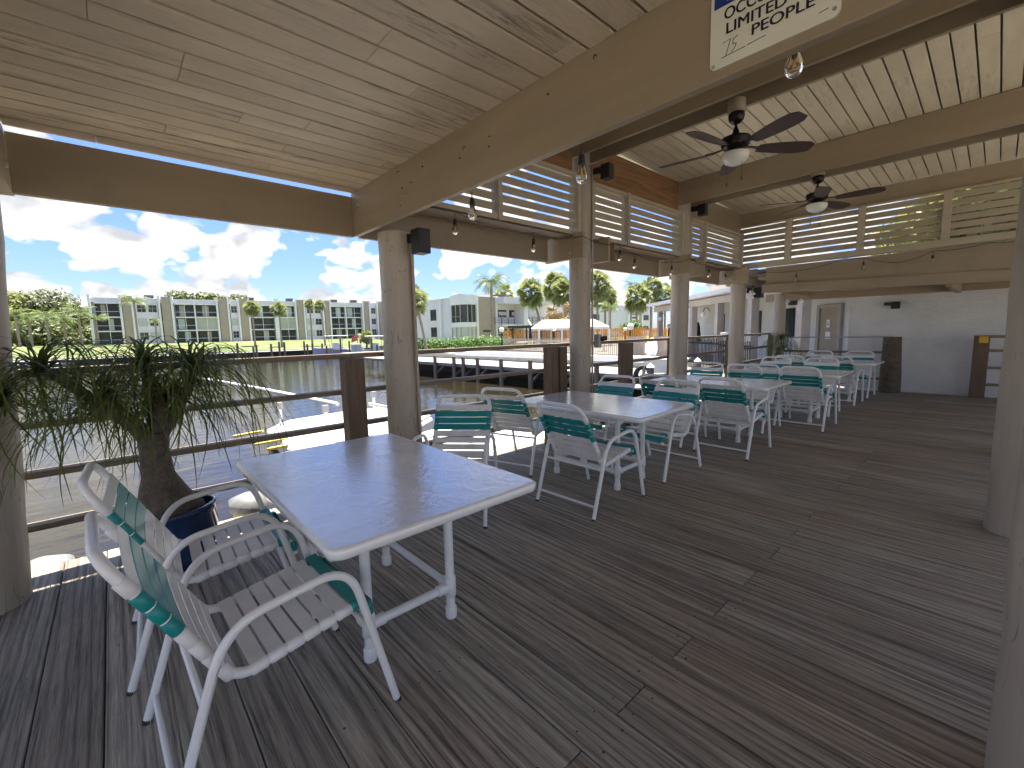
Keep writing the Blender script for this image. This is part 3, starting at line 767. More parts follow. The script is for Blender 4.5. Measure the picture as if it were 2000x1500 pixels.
CH = [ # x, y, facing deg, label
 (.335, 1.775, 2, 'nearest white and teal strap chair beside the big glossy table'),
 (.30, 2.55, -3, 'strap chair in front of the blue pot at the nearest table'),
 (1.985, 2.905, 222, 'strap chair turned at an angle behind the far right corner of the nearest table'),
 (3.22, 3.42, 17, 'angled strap chair closest to the railing at the left side of the second table'),
 (2.925, 2.262, 1, 'strap chair seen from behind, whole back in view, at the second table'),
 (4.05, 2.29, 179, 'strap chair on the far side of the second table, nearer the aisle'),
 (4.09, 3.06, 182, 'strap chair on the far side of the second table, nearer the railing'),
 (5.31, 2.03, 0, 'strap chair seen from behind on the near side of the third table, beside the aisle'),
 (5.29, 2.78, 1, 'strap chair half hidden on the near side of the third table, by the railing'),
 (6.66, 2.33, 180, 'strap chair facing us across the third table, beside the aisle'),
 (6.66, 3.10, 183, 'strap chair facing us across the third table, in front of the railing'),
 (7.30, 1.80, 0, 'strap chair seen from behind on the near side of the fourth table, by the aisle'),
 (7.34, 2.52, -1, 'strap chair on the near side of the fourth table, toward the railing'),
 (8.50, 2.00, 180, 'strap chair facing us across the fourth table, by the aisle'),
 (8.52, 2.70, 180, 'strap chair facing us across the fourth table, toward the railing'),
 (9.90, 1.93, 0, 'strap chair seen from behind at the fifth table, nearest the aisle'),
 (9.88, 2.66, 1, 'strap chair seen from behind at the fifth table, by the railing'),
 (11.05, 1.93, 180, 'farthest strap chair on the right, just left of the thick log stump'),
 (11.05, 2.62, 180, 'farthest strap chair on the left, near the end railing'),
]
for i, (x, y, a, lb) in enumerate(CH):
    place(chair, i > 0, (x, y, 0), R(a), lb, 'chair', 'strap chairs around the tables')

# ------------------------------------------------------------------ tables
def make_table():
    t = bpy.data.objects.new('patio_table', None); col.objects.link(t)
    hx, hy, zt, r_ = .480, .742, .74, .055
    b = MB(); outl = []
    for (cx, cy, a0) in ((hx-r_, hy-r_, 0), (-hx+r_, hy-r_, 90), (-hx+r_, -hy+r_, 180), (hx-r_, -hy+r_, 270)):
        for i in range(7): a = R(a0+15*i); outl.append((cx, cy, math.cos(a), math.sin(a)))
    prof = [(r_-.02, zt-.045), (r_, zt-.038), (r_+.004, zt-.012), (r_-.001, zt-.003), (r_-.012, zt)]
    n = len(outl); vs = []
    for (q_, z) in prof: vs += [(cx+ca*q_, cy+sa*q_, z) for cx, cy, ca, sa in outl]
    fs = [(i*n+j, i*n+(j+1) % n, (i+1)*n+(j+1) % n, (i+1)*n+j) for i in range(len(prof)-1) for j in range(n)]
    b.add(vs, fs, True); b.add(vs[-n:], [tuple(range(n))], False); b.add(vs[:n], [tuple(reversed(range(n)))])
    b.build('tabletop', 'ttop', t)
    lx, ly = .215, .355
    for sx in (-1, 1):
        for sy in (-1, 1):
            x, y = sx*lx, sy*ly
            b = MB(); b.tube([(x, y, .06), (x, y, .70)], .0225, 14)
            b.lathe((x, y, 0), [(.026, 0), (.029, .006), (.029, .055), (.0235, .062)], 14)
            b.lathe((x, y, 0), [(.0235, .115), (.029, .118), (.029, .215), (.0235, .219)], 14)
            b.build('leg', 'pvc', t)
    for sy in (-1, 1):
        b = MB(); b.tube([(-lx, sy*ly, .165), (lx, sy*ly, .165)], .0205, 12)
        for e in (-1, 1): b.tube([(e*(lx-.075), sy*ly, .165), (e*(lx-.02), sy*ly, .165)], .0265, 12)
        b.build('stretcher', 'pvc', t)
    for sx in (-1, 1):
        b = MB(); b.tube([(sx*lx, -ly, .165), (sx*lx, ly, .165)], .0205, 12)
        for e in (-1, 1): b.tube([(sx*lx, e*(ly-.075), .165), (sx*lx, e*(ly-.02), .165)], .0265, 12)
        b.build('stretcher', 'pvc', t)
    b = MB(); b.box(-.40, .40, -ly-.03, -ly+.03, .672, .694); b.box(-.40, .40, ly-.03, ly+.03, .672, .694); b.build('apron', 'pvc', t, .003)
    return t
tbl = make_table()
for i, (x, y, a, lb) in enumerate(((.937, 2.13, 0, 'nearest glossy white table with a rippled top and pipe legs'), (3.46, 2.58, 1.5, 'second white table, reaching to the three chairs seen from behind'),
     (5.90, 2.47, 1, 'third white table back along the row'), (7.80, 2.17, 0, 'fourth white table back along the row'), (10.35, 2.17, 0, 'farthest white table, beside the thick log stump'))):
    place(tbl, i > 0, (x, y, 0), R(a), lb, 'table', 'white rectangular tables in a row')

# ------------------------------------------------------------------ ceiling fans
def make_fan():
    t = bpy.data.objects.new('ceiling_fan', None); col.objects.link(t)     # origin at the ceiling box bottom
    b = MB(); b.lathe((0, 0, 0), [(.075, .10), (.078, .0), (.062, -.008)], 20); b.build('mounting_block', 'beam_y', t)
    b = MB(); b.lathe((0, 0, 0), [(.02, -.006), (.066, -.012), (.070, -.03), (.062, -.07), (.035, -.098), (.018, -.102)], 24); b.build('canopy', 'fan', t)
    b = MB(); b.tube([(0, 0, -.09), (0, 0, -.20)], .012, 12); b.lathe((0, 0, 0), [(.014, -.13), (.022, -.15), (.038, -.20), (.05, -.215)], 18); b.build('downrod', 'fan', t)
    b = MB(); b.lathe((0, 0, 0), [(.02, -.205), (.09, -.215), (.125, -.228), (.130, -.245), (.118, -.262), (.122, -.285), (.10, -.315), (.062, -.330), (.062, -.350), (.098, -.352), (.102, -.365), (.02, -.366)], 28); b.build('motor', 'fan', t)
    b = MB(); b.lathe((0, 0, 0), [(.118, -.360), (.122, -.375), (.114, -.408), (.086, -.440), (.042, -.460), (.0005, -.465)], 28); b.build('light_bowl', 'opal', t)
    for k in range(5):
        a = R(72*k); ca, sa = math.cos(a), math.sin(a); b = MB()
        pit = R(-13)
        prof = [(.20, .045), (.26, .060), (.40, .076), (.55, .082), (.64, .074), (.69, .045)]
        vs = []
        for (rr_, hw) in prof:
            for s_ in (-1, 1):
                for th in (-.003, .003):
                    off = s_*hw; zz = -.318 + math.sin(pit)*off + th - .010*(rr_-.2)
                    vs.append((ca*rr_ - sa*off*math.cos(pit), sa*rr_ + ca*off*math.cos(pit), zz))
        fs = []
        for i in range(len(prof)-1):
            o0, o1 = i*4, (i+1)*4; fs += [(o0, o1, o1+2, o0+2), (o0+3, o1+3, o1+1, o0+1), (o0+1, o1+1, o1, o0), (o0+2, o1+2, o1+3, o0+3)]
        fs += [(0, 2, 3, 1), (len(vs)-4, len(vs)-3, len(vs)-1, len(vs)-2)]
        b.add(vs, fs); bl = b.build('blade', 'blade', t)
        b = MB(); b.bar((ca*.09, sa*.09, -.30), (ca*.19, sa*.19, -.312), .03, .008); b.bar((ca*.18, sa*.18, -.312), (ca*.26, sa*.26, -.316), .05, .006)
        b.build('bracket', 'fan', bl)
    for dx, dy, ln in ((.03, .06, .60), (-.05, -.055, .58)):
        b = MB(); b.tube([(dx, dy, -.36), (dx, dy, -ln)], .0013, 5); b.tube([(dx, dy, -ln), (dx, dy, -ln-.035)], .005, 6); b.build('pull_chain', 'black', t)
    return t
fan = make_fan()
place(fan, False, (4.43, 1.765, 3.38), R(28), 'nearer ceiling fan with dark blades and a white glass bowl', 'ceiling fan', 'ceiling fans under the double beams')
place(fan, True, (7.00, 1.735, 3.36), R(-88), 'farther ceiling fan with dark blades, in front of the end louvers', 'ceiling fan', 'ceiling fans under the double beams')

# ------------------------------------------------------------------ speakers, boxes, lights on posts
def speaker(c, s_, lb, rz=0.0):
    c = Vector(c); e = empty('speaker', c, lb, 'speaker', 'small black speakers on the posts')
    b = MB(); w_, d_, h_ = s_
    b.box(c.x-w_/2, c.x+w_/2, c.y-d_/2, c.y+d_/2, c.z-h_/2, c.z+h_/2); b.build('cabinet', 'black', e, .008)
    b = MB(); b.box(c.x-w_*.4, c.x+w_*.4, c.y-d_/2-.004, c.y-d_/2+.001, c.z-h_*.42, c.z+h_*.42); b.build('grille', 'iron', e)
    b = MB(); b.bar((c.x, c.y+d_/2-.01, c.z+h_*.2), (c.x-.02, c.y+d_/2+.12, c.z+h_*.25), .04, .07); b.build('bracket', 'black', e)
    return e
speaker((1.99, 3.30, 2.195), (.115, .13, .20), 'black box speaker on the big log post beside the nearest table')
speaker((4.56, 3.28, 3.30), (.11, .12, .17), 'black speaker high on the second log post, under the double beam')
speaker((7.12, 3.30, 3.28), (.11, .12, .17), 'black speaker high on the third log post')
speaker((9.58, 3.27, 2.10), (.14, .14, .20), 'black speaker on the fourth post beside a white floodlight')
speaker((12.0, 3.34, 2.02), (.14, .16, .20), 'black speaker on the fifth post at the end of the deck')
speaker((12.40, 1.54, 1.82), (.10, .14, .15), 'small black speaker on the shaded white wall')
e = empty('floodlight', (9.50, 3.36, 2.07), 'small white floodlight beside the speaker on the fourth post', 'light')
b = MB(); b.tube([(9.46, 3.38, 2.14), (9.47, 3.33, 2.05)], [.035, .05], 12); b.build('lamp_head', 'white', e)
b = MB(); b.box(9.47, 9.53, 3.38, 3.46, 2.10, 2.2); b.build('bracket', 'black', e)
e = empty('twin_spotlight', (12.1, 3.5, 2.05), 'twin white spot lamps on the fifth post', 'light')
for dy in (-.17, .12):
    b = MB(); b.tube([(11.95, 3.33+dy, 2.08), (11.92, 3.31+dy, 1.98)], [.03, .055], 12); b.build('lamp_head', 'white', e)
b = MB(); b.box(11.96, 12.0, 3.1, 3.5, 2.08, 2.13); b.build('bracket', 'black', e)
e = empty('electrical_box', (4.6, 3.46, 1.30), 'grey weatherproof outlet box on the second log post', 'outlet')
b = MB(); b.box(4.555, 4.61, 3.39, 3.47, 1.21, 1.38); b.build('box', 'metal', e, .005)
b = MB(); b.tube([(4.60, 3.40, 1.32), (4.67, 3.36, 1.33)], .03, 10); b.build('cover', 'black', e)
e = empty('electrical_box', (2.02, 3.42, .2), 'low grey outlet box at the foot of the big log post', 'outlet')
b = MB(); b.box(1.96, 2.04, 3.41, 3.46, .14, .25); b.build('box', 'metal', e, .005)
e = empty('electrical_box', (4.3, 3.4, 2.45), 'brown box on the clasped beam ends of the second post', 'outlet')
b = MB(); b.box(4.76, 4.84, 3.36, 3.45, 2.30, 2.52); b.build('box', 'rpost', e, .005)

# string lights
def bulb_at(p, lb, drop=.05):
    p = Vector(p); e = empty('string_light_bulb', p, lb, 'bulb', 'bulbs of the string lights')
    b = MB(); b.tube([p, p-Vector((0, 0, drop))], .0035, 6)
    b.lathe(p-Vector((0, 0, drop)), [(.004, .004), (.014, -.006), (.0175, -.045), (.0165, -.052)], 14); b.build('socket', 'black', e)
    b = MB(); z0 = p.z-drop-.052
    b.lathe((p.x, p.y, z0), [(.014, 0), (.018, -.012), (.027, -.038), (.029, -.052), (.024, -.070), (.012, -.079), (.0005, -.081)], 16); b.build('glass', 'bulb', e)
    b = MB(); b.tube([(p.x, p.y, z0), (p.x, p.y, z0-.05)], [.003, .009], 6); b.build('filament', 'fil', e)
def cable(pts, name='string_light_cable', lb='', r_=.004):
    b = MB(); out = []
    for a, c in zip(pts[:-1], pts[1:]):
        a, c = Vector(a), Vector(c); L = (c-a).length
        for i in range(8):
            t = i/8; p = a.lerp(c, t); p.z -= 4*t*(1-t)*L*.045; out.append(p)
    out.append(Vector(pts[-1])); b.tube(out, r_, 6)
    return tag(b.build(name, 'black'), lb, 'cable', 'string light cables')
bl = [((1.72, 1.382, 2.288), 'string light bulb hanging from the big beam, in front of the second post'), ((1.72, 2.233, 2.288), 'string light bulb under the big beam against the louvers'),
      ((1.80, .535, 2.435), 'string light bulb just below the notice sign')]
for p, lb in bl: bulb_at(p, lb, .035)
P1 = [(1.75, 3.30, 2.56), (2.345, 3.3, 2.49), (3.323, 3.3, 2.44), (4.18, 3.34, 2.52), (4.86, 3.34, 2.50), (5.203, 3.3, 2.42), (6.175, 3.3, 2.40), (6.80, 3.34, 2.52), (7.45, 3.34, 2.46), (8.35, 3.4, 2.50), (9.18, 3.56, 2.56)]
cable(P1, lb='black string light cable sagging below the louvers on the water side')
for p, lb in ((P1[1], 'string light bulb between the first and second posts, nearer one'), (P1[2], 'string light bulb between the first and second posts, farther one'),
              ((4.92, 3.34, 2.50), 'string light bulb just right of the second post'), (P1[5], 'string light bulb midway between the second and third posts'), (P1[6], 'string light bulb hanging before the third post'), ((7.5, 3.34, 2.46), 'string light bulb right of the third post')):
    bulb_at(p, lb, .06)
P2 = [(9.25, 3.62, 2.56), (9.25, 3.35, 2.53), (9.25, 2.545, 2.41), (9.25, 1.85, 2.54), (9.25, 1.589, 2.51), (9.25, 1.15, 2.38), (9.25, .765, 2.50), (9.25, .2, 2.53), (9.25, -.5, 2.54)]
cable(P2, lb='black string light cable looping along the end wall beam')
for p, lb in ((P2[2], 'left string light bulb on the end wall beam'), (P2[4], 'middle string light bulb on the end wall beam'), (P2[6], 'right string light bulb on the end wall beam'),
              ((9.15, 3.75, 2.54), 'string light bulb at the corner block of the fourth post'), ((9.35, 3.30, 2.28), 'string light bulb beside the fourth post speaker')):
    bulb_at(p, lb, .06)

# ------------------------------------------------------------------ ponytail palm in its pot
pot = empty('plant_pot', (.17, 3.46, 0), 'dark blue glazed pot beside the railing behind the nearest chairs', 'pot')
b = MB(); b.lathe((.17, 3.46, 0), [(.15, 0), (.19, .01), (.235, .12), (.255, .24), (.248, .33), (.262, .355), (.268, .375), (.262, .392), (.242, .392), (.235, .37), (.228, .30)], 40); b.build('pot_body', 'pot', pot)
b = MB(); b.lathe((.17, 3.46, 0), [(.235, .300), (.10, .315), (.0005, .32)], 24); b.build('soil', 'soil', pot)
def ribbon(b, p0, az, el0, L, w_, droop, seg=9, twist=0.0, lim=-1.45):
    """one long arching leaf"""
    p = Vector(p0); el = el0; vs = []; st = L/seg; a_ = az
    for i in range(seg+1):
        t = i/seg; ww = w_*(1-t)**.7*(.6+.4*min(1, t*6)) + .0006
        sd_ = Vector((-math.sin(a_), math.cos(a_), 0)); dirv = Vector((math.cos(a_)*math.cos(el), math.sin(a_)*math.cos(el), math.sin(el)))
        nn = sd_.cross(dirv); fold = ww*.35
        vs += [p - sd_*ww + nn*fold, p, p + sd_*ww + nn*fold]
        p = p + dirv*st; el = max(lim, el - droop*st*(1.2 - .3*t)/1.0); a_ += twist*st*(1+2*t)
    fs = []
    for i in range(seg): o = i*3; fs += [(o, o+1, o+4, o+3), (o+1, o+2, o+5, o+4)]
    b.add(vs, fs, True)
def ponytail(loc, scale, label, rosettes, trunk_paths, n_leaf, seed):
    q = random.Random(seed); e = empty('ponytail_palm', loc, label, 'plant', None)
    b = MB()
    for path, rad in trunk_paths: b.tube(path, rad, 18)
    b.build('trunk', 'caudex', e)
    for (c, n_, L, up) in rosettes:
        b = MB()
        for i in range(n_):
            az = q.uniform(0, 2*PI); el = q.uniform(-.25, 1.35)
            l_ = L*q.uniform(.6, 1.35); dr = (1.6 + 2.6*max(0, el) + q.uniform(-.4, 1.2))/scale
            ribbon(b, Vector(c) + Vector((q.uniform(-.02, .02), q.uniform(-.02, .02), q.uniform(-.05, .04)))*scale, az, el, l_*scale, .0062*scale*q.uniform(.7, 1.2), dr, 11, q.uniform(-2.2, 2.2), q.uniform(-1.5, -.85))
        b.build('leaf_cluster', 'leaf', e)
    return e
tp = [([(.17, 3.46, .26), (.17, 3.46, .36), (.155, 3.45, .46), (.14, 3.44, .60), (.135, 3.43, .76), (.14, 3.42, .88)], [.205, .19, .135, .085, .074, .08]),
      ([(.13, 3.43, .80), (.05, 3.41, .93), (-.05, 3.38, 1.05), (-.17, 3.36, 1.18), (-.27, 3.34, 1.29)], [.05, .038, .03, .026, .022]),
      ([(.15, 3.43, .82), (.17, 3.42, 1.0), (.15, 3.40, 1.16), (.14, 3.38, 1.30)], [.055, .045, .036, .028]),
      ([(.16, 3.43, .84), (.25, 3.42, .98), (.33, 3.40, 1.12), (.37, 3.38, 1.24)], [.05, .038, .03, .026]),
      ([(.12, 3.42, .86), (.02, 3.30, 1.0), (-.04, 3.22, 1.12)], [.04, .03, .024]),
      ([(.15, 3.42, .86), (.18, 3.28, 1.0), (.20, 3.18, 1.10)], [.04, .03, .024])]
ponytail((.17, 3.46, .3), 1.0, 'potted ponytail palm with long drooping thin leaves, behind the nearest chairs',
         [((-.28, 3.34, 1.29), 100, .72, .9), ((.13, 3.38, 1.29), 110, .66, 1.1), ((.37, 3.38, 1.25), 150, .74, 1.0), ((-.05, 3.21, 1.12), 75, .58, .7), ((.20, 3.17, 1.10), 80, .58, .8), ((.30, 3.5, 1.04), 55, .55, .6), ((-.10, 3.46, 1.02), 55, .58, .5), ((-.42, 3.22, 1.16), 110, .5, .5)], tp, 110, 21)
ponytail((11.5, 3.45, 0), .8, 'small ponytail palm standing at the foot of the fifth post',
         [((11.4, 3.38, 1.15), 120, .85, 1.0), ((11.35, 3.3, .95), 90, .85, .8)], [([(11.5, 3.45, 0), (11.5, 3.45, .3), (11.5, 3.45, .95)], [.16, .12, .04])], 100, 5)

# ------------------------------------------------------------------ vegetation
def fanpalm_mesh(seed, n_f=90, R_=1.7, dead=.2):
    q = random.Random(seed); b = MB()
    for i in range(n_f):
        az = q.uniform(0, 2*PI); el = q.uniform(-1.1, 1.5); ln = R_*q.uniform(.40, .66)
        dv = Vector((math.cos(az)*math.cos(el), math.sin(az)*math.cos(el), math.sin(el))); sd_ = Vector((-math.sin(az), math.cos(az), 0)); sd_ = Matrix.Rotation(q.uniform(-1.2, 1.2), 3, dv) @ sd_; up = sd_.cross(dv)*-1
        c = dv*ln; b.bar((0, 0, 0), c, .03, .02)
        nb = 15
        for k in range(nb):
            a = (k/(nb-1)-.5)*2.9; dd = (dv*math.cos(a) + sd_*math.sin(a)).normalized(); L = R_*.56*q.uniform(.75, 1.15)*(1-.25*abs(a)/1.45)
            sag = Vector((0, 0, -1))*L*.18
            pm = c + dd*L*.55 + sag*.3; pe = c + dd*L + sag*1.5; ww = dd.cross(up).normalized()*.060
            b.add([c, pm-ww, pe, pm+ww], [(0, 1, 2, 3)])
    return b
def feather_mesh(seed, n_f=16, L=2.6, droop=.9, w_=.5):
    q = random.Random(seed); b = MB()
    for i in range(n_f):
        az = 2*PI*i/n_f + q.uniform(-.25, .25); el = q.uniform(.1, 1.25); p = Vector((0, 0, 0)); st = L/12*q.uniform(.8, 1.1); pts = [p.copy()]
        for k in range(12):
            dv = Vector((math.cos(az)*math.cos(el), math.sin(az)*math.cos(el), math.sin(el))); p = p + dv*st; pts.append(p.copy()); el -= droop*st*.62
        b.tube(pts, [.03*(1-k/13) for k in range(13)], 4, False)
        for k in range(2, 13):
            dv = (pts[k]-pts[k-1]).normalized(); sd_ = Vector((-math.sin(az), math.cos(az), 0))
            for s_ in (-1, 1):
                for h_ in (0, .5):
                    o = pts[k-1].lerp(pts[k], h_); l_ = w_*math.sin(PI*min(1, (k+1)/13))**.6*q.uniform(.8, 1.15)
                    tip = o + (sd_*s_*.75 + dv*.45 + Vector((0, 0, -.55)))*l_; mid = o.lerp(tip, .5) + Vector((0, 0, .04)); ww = dv*.035
                    b.add([o, mid-ww, tip, mid+ww], [(0, 1, 2, 3)])
    return b
def palm(name, crownfn, mat, base, top, lean, r_, lb, cat, group, csc=1.0, **k):
    base = Vector(base); e = empty(name, base, lb, cat, group)
    cx, cy = base.x+lean[0], base.y+lean[1]
    b = MB(); n = 10; b.tube([(base.x+lean[0]*(i/n)**1.6, base.y+lean[1]*(i/n)**1.6, base.z-.2+(top-base.z+.2)*i/n) for i in range(n+1)], [r_*(1.25-.4*min(1, i/3) + (.1 if i == n else 0)) for i in range(n+1)], 10)
    b.build('trunk', 'bark', e)
    m_ = crownfn(**k); m_.v = [(v[0]*csc+cx, v[1]*csc+cy, v[2]*csc+top) for v in m_.v]
    m_.build('crown', mat, e); return e
def leafcloud(blobs, n, size, seed):
    q = random.Random(seed); b = MB(); tot = sum(r_[0]*r_[1]+r_[0]*r_[2] for _, r_ in blobs)
    for c, r_ in blobs:
        c = Vector(c); k = int(n*(r_[0]*r_[1]+r_[0]*r_[2])/tot)
        for i in range(k):
            u = Vector((q.gauss(0, 1), q.gauss(0, 1), q.gauss(0, 1))).normalized(); rad = q.uniform(.18, 1.25)**.6 * (1 + .13*math.sin(u.x*7+u.z*5+seed)*math.sin(u.y*6+u.z*8))
            p = c + Vector((u.x*r_[0], u.y*r_[1], u.z*r_[2]))*rad
            nn = (u + Vector((q.uniform(-.8, .8), q.uniform(-.8, .8), q.uniform(-.5, 1.0)))).normalized(); t1 = nn.cross(Vector((q.uniform(-1, 1), q.uniform(-1, 1), q.uniform(-1, 1)))).normalized(); t2 = nn.cross(t1)
            s_ = size*q.uniform(.5, 1.25)
            b.add([p-t1*s_, p-t2*s_*.55, p+t1*s_, p+t2*s_*.55], [(0, 1, 2, 3)])
    return b
def tree(name, base, h, rad, mat, seed, lb, group=None, n=2600, size=.22, flat=.75, trunk_r=.2, cat='tree'):
    base = Vector(base); q = random.Random(seed); e = empty(name, base, lb, cat, group); b = MB()
    zc = base.z + h - rad*flat
    b.tube([base-Vector((0, 0, .2)), base+Vector((q.uniform(-.2, .2), 0, (zc-base.z)*.6)), (base.x, base.y, zc)], [trunk_r*1.3, trunk_r, trunk_r*.5], 9)
    blobs = []
    for i in range(9):
        a = q.uniform(0, 2*PI); rr_ = rad*q.uniform(.25, .72); c = (base.x+math.cos(a)*rr_, base.y+math.sin(a)*rr_, zc + rad*flat*q.uniform(-.6, .62)); s_ = rad*q.uniform(.3, .5)
        blobs.append((c, (s_, s_, s_*.75))); b.tube([(base.x, base.y, zc-rad*flat*.6), c], [trunk_r*.5, trunk_r*.15], 6)
    b.build('trunk', 'bark', e)
    leafcloud(blobs, n, size, seed).build('crown', mat, e); return e

# --- far apartment block across the canal
FA = Vector((6.9, 106.8)); FB = Vector((46.7, 102.0)); fdir = (FB-FA).normalized(); fn = Vector((fdir.y, -fdir.x))   # fn points to us
if fn.y > 0: fn = -fn
def fpos(px):
    dd = ray(px, 640); 
    # EYE.xy + t*d = FA + s*fdir
    det = dd.x*(-fdir.y) - dd.y*(-fdir.x); s_ = (dd.x*FA.y - dd.y*FA.x)/(-det) if False else None
    A_ = [[dd.x, -fdir.x], [dd.y, -fdir.y]]; D = A_[0][0]*A_[1][1]-A_[0][1]*A_[1][0]
    return (A_[0][0]*FA.y - A_[1][0]*FA.x)/D
BZ, BH = .72, 8.75
apt = empty('apartment_building', (FA.x+20, FA.y, BZ), 'long three-storey white apartment block with beige panels across the canal', 'building')
def fbox(b, s0, s1, o0, o1, z0, z1):
    """box in facade space: s along the facade, o metres out toward us"""
    c = FA.to_3d() + fdir.to_3d()*((s0+s1)/2) + fn.to_3d()*((o0+o1)/2); c.z = (z0+z1)/2
    b.obox(c, fdir.to_3d()*(s1-s0)/2, fn.to_3d()*(o1-o0)/2, (0, 0, (z1-z0)/2)); return b
def fp(name, mat, *bs, par=apt):
    b = MB()
    for q_ in bs: fbox(b, *q_)
    return b.build(name, mat, par)
sL, sR = fpos(181), fpos(800)
fp('wall', 'bldg', (sL, sR, -12, -1.3, BZ-.8, BZ+BH-.35))
fp('parapet', 'bldg', (sL, sR, -1.3, 0, BZ+BH-1.15, BZ+BH-.35))
fins = [181, 241, 264, 316, 341, 428, 449.5, 469.5, 489, 580, 596.5, 633, 646.5, 710, 723, 738]
for f_ in fins:
    s_ = fpos(f_); fp('pilaster', 'trim', (s_-.17, s_+.17, -1.3, .55, BZ-.5, BZ+BH+.1))
fp('pilaster', 'trim', (fpos(538), fpos(546), -1.3, .5, BZ-.5, BZ+BH+.1))
for a, c in ((243, 262), (319, 339), (430, 448), (471, 487.5), (582, 595), (635, 645), (711.5, 721.5), (740, 752)):
    fp('panel', 'beige', (fpos(a)+.1, fpos(c)-.05, -1.3, .38, BZ-.5, BZ+BH))
FH = (BH-1.15)/3
def lanai(a, c, mats):
    s0, s1 = fpos(a)+.15, fpos(c)-.1
    for k, mt in enumerate(mats):
        z0 = BZ + k*FH; z1 = z0 + FH - .22
        w_ = fp('balcony_screen', mt, (s0, s1, -1.2, -.25 if mt == 'screenl' else -1.0, z0, z1))
        b = MB(); fbox(b, s0, s1, -1.25, .05, z1, z1+.22)
        fbox(b, s0, s1, -.06, .02, z0+.85, z0+.91) if mt != 'screenl' else None
        n_ = 2 if (s1-s0) < 4.5 else 3
        for i in range(1, n_): fbox(b, s0+(s1-s0)*i/n_-.04, s0+(s1-s0)*i/n_+.04, -.06, .02, z0, z1)
        b.build('balcony_rail', 'trim', apt)
        if mt == 'screen' and random.random() < .7:
            u0 = s0 + (s1-s0)*random.uniform(.05, .55); fp('curtain', 'shade' if random.random() < .4 else 'greytrim', (u0, u0+random.uniform(.5, 1.3), -.99, -.95, z0+.1, z1-.15))
lanai(187, 240, ['screen']*3); lanai(344, 384, ['screen']*3); lanai(384, 427, ['screen', 'screenl', 'screen'])
lanai(491, 538, ['screen']*3); lanai(547, 579, ['screen', 'screenl', 'screen']); lanai(648.5, 677, ['screen']*3); lanai(678, 709, ['screen', 'screen', 'screen'])
s_ = fpos(384); fp('pilaster', 'trim', (s_-.12, s_+.12, -1.0, .1, BZ-.4, BZ+BH-.6)); s_ = fpos(677.5); fp('pilaster', 'trim', (s_-.12, s_+.12, -1.0, .1, BZ-.4, BZ+BH-.6))
def winsec(a, c, cols, blinds=()):
    s0, s1 = fpos(a)+.1, fpos(c)-.1; fp('wall', 'bldg', (s0, s1, -1.3, -.05, BZ-.5, BZ+BH-.3))
    for k in range(3):
        z0 = BZ + k*FH + .85; z1 = z0 + 1.25
        for j in range(cols):
            wd = (s1-s0)/cols; w0 = s0 + wd*j + wd*.14; w1 = s0 + wd*(j+1) - wd*.14
            mt = 'shade' if (k, j) in blinds else 'glass'
            o = fp('window', 'greytrim', (w0-.06, w1+.06, -.06, -.02, z0-.06, z0), (w0-.06, w1+.06, -.06, -.02, z1, z1+.06), (w0-.06, w0, -.06, -.02, z0, z1), (w1, w1+.06, -.06, -.02, z0, z1), ((w0+w1)/2-.03, (w0+w1)/2+.03, -.055, -.025, z0, z1), (w0, w1, -.055, -.03, (z0+z1)/2-.03, (z0+z1)/2+.03))
            b = MB(); fbox(b, w0, w1, -.062, -.045, z0, z1); b.build('pane', mt, o)
winsec(268, 314, 2, ((1, 0), (0, 1))); winsec(452, 468.5, 1, ((1, 0),)); winsec(599, 632, 2, ((1, 0), (0, 0))); winsec(725, 737, 1)
for a in (294, 497, 576, 664, 703):
    s_ = fpos(a); fp('roof_unit', 'darkroof', (s_-.7, s_+.7, -5, -3.6, BZ+BH-.3, BZ+BH+.55))

def sky_palm(kind, px, dep, ztop_px, gz_, lb, csc=1.0, lean=(0, 0), r_=.16, seed=1, grp='palms along the canal', mat=None, **k):
    base = gd(px, dep, gz_); zt = top_z(px, ztop_px, dep)
    if kind == 'fan': return palm('cabbage_palm', fanpalm_mesh, mat or 'palm', base, zt, lean, r_, lb, 'palm tree', grp, csc, seed=seed, **k)
    return palm('feather_palm', feather_mesh, mat or 'queen', base, zt, lean, r_, lb, 'palm tree', grp, csc, seed=seed, **k)
sky_palm('fan', 497, 76, 602, -.1, 'short-headed cabbage palm before the left balconies of the long block', .85, seed=1)
sky_palm('fan', 549, 76, 604, -.1, 'cabbage palm before the pale middle balcony of the long block', .80, seed=2)
sky_palm('fan', 609, 78, 594, 0, 'taller slim cabbage palm of the close pair before the long block', .58, seed=3)
sky_palm('fan', 634, 78, 597, 0, 'right-hand slim cabbage palm of the close pair before the long block', .60, (-.5, 0), seed=4)
sky_palm('fan', 715, 72, 658, -.3, 'low bushy palm behind the white boats', .75, seed=5, n_f=70)
sky_palm('feather', 269, 74, 590, -.2, 'tall loose feather palm in front of the left end of the long block', .95, seed=6, n_f=18, L=3.4, w_=.75)
sky_palm('feather', 306, 72, 628, -.3, 'small young feather palm left of the dark balconies', .55, seed=7, n_f=14)
for i, (px, zt, dp, cs) in enumerate(((60, 622, 72, .9), (95, 618, 70, .95), (128, 625, 74, .9), (158, 612, 72, 1.0), (190, 622, 75, .8), (36, 615, 70, .8))):
    sky_palm('feather', px, dp, zt, -.1, ['leftmost but one feather palm of the grove left of the block', 'feather palm left of centre in the far left grove', 'feather palm in the middle of the far left grove', 'feather palm with a pale pink trunk in the far left grove', 'feather palm overlapping the left end of the block', 'feather palm at the left edge of the far grove'][i], cs, seed=20+i, n_f=20, L=3.0, w_=.7, r_=.2)
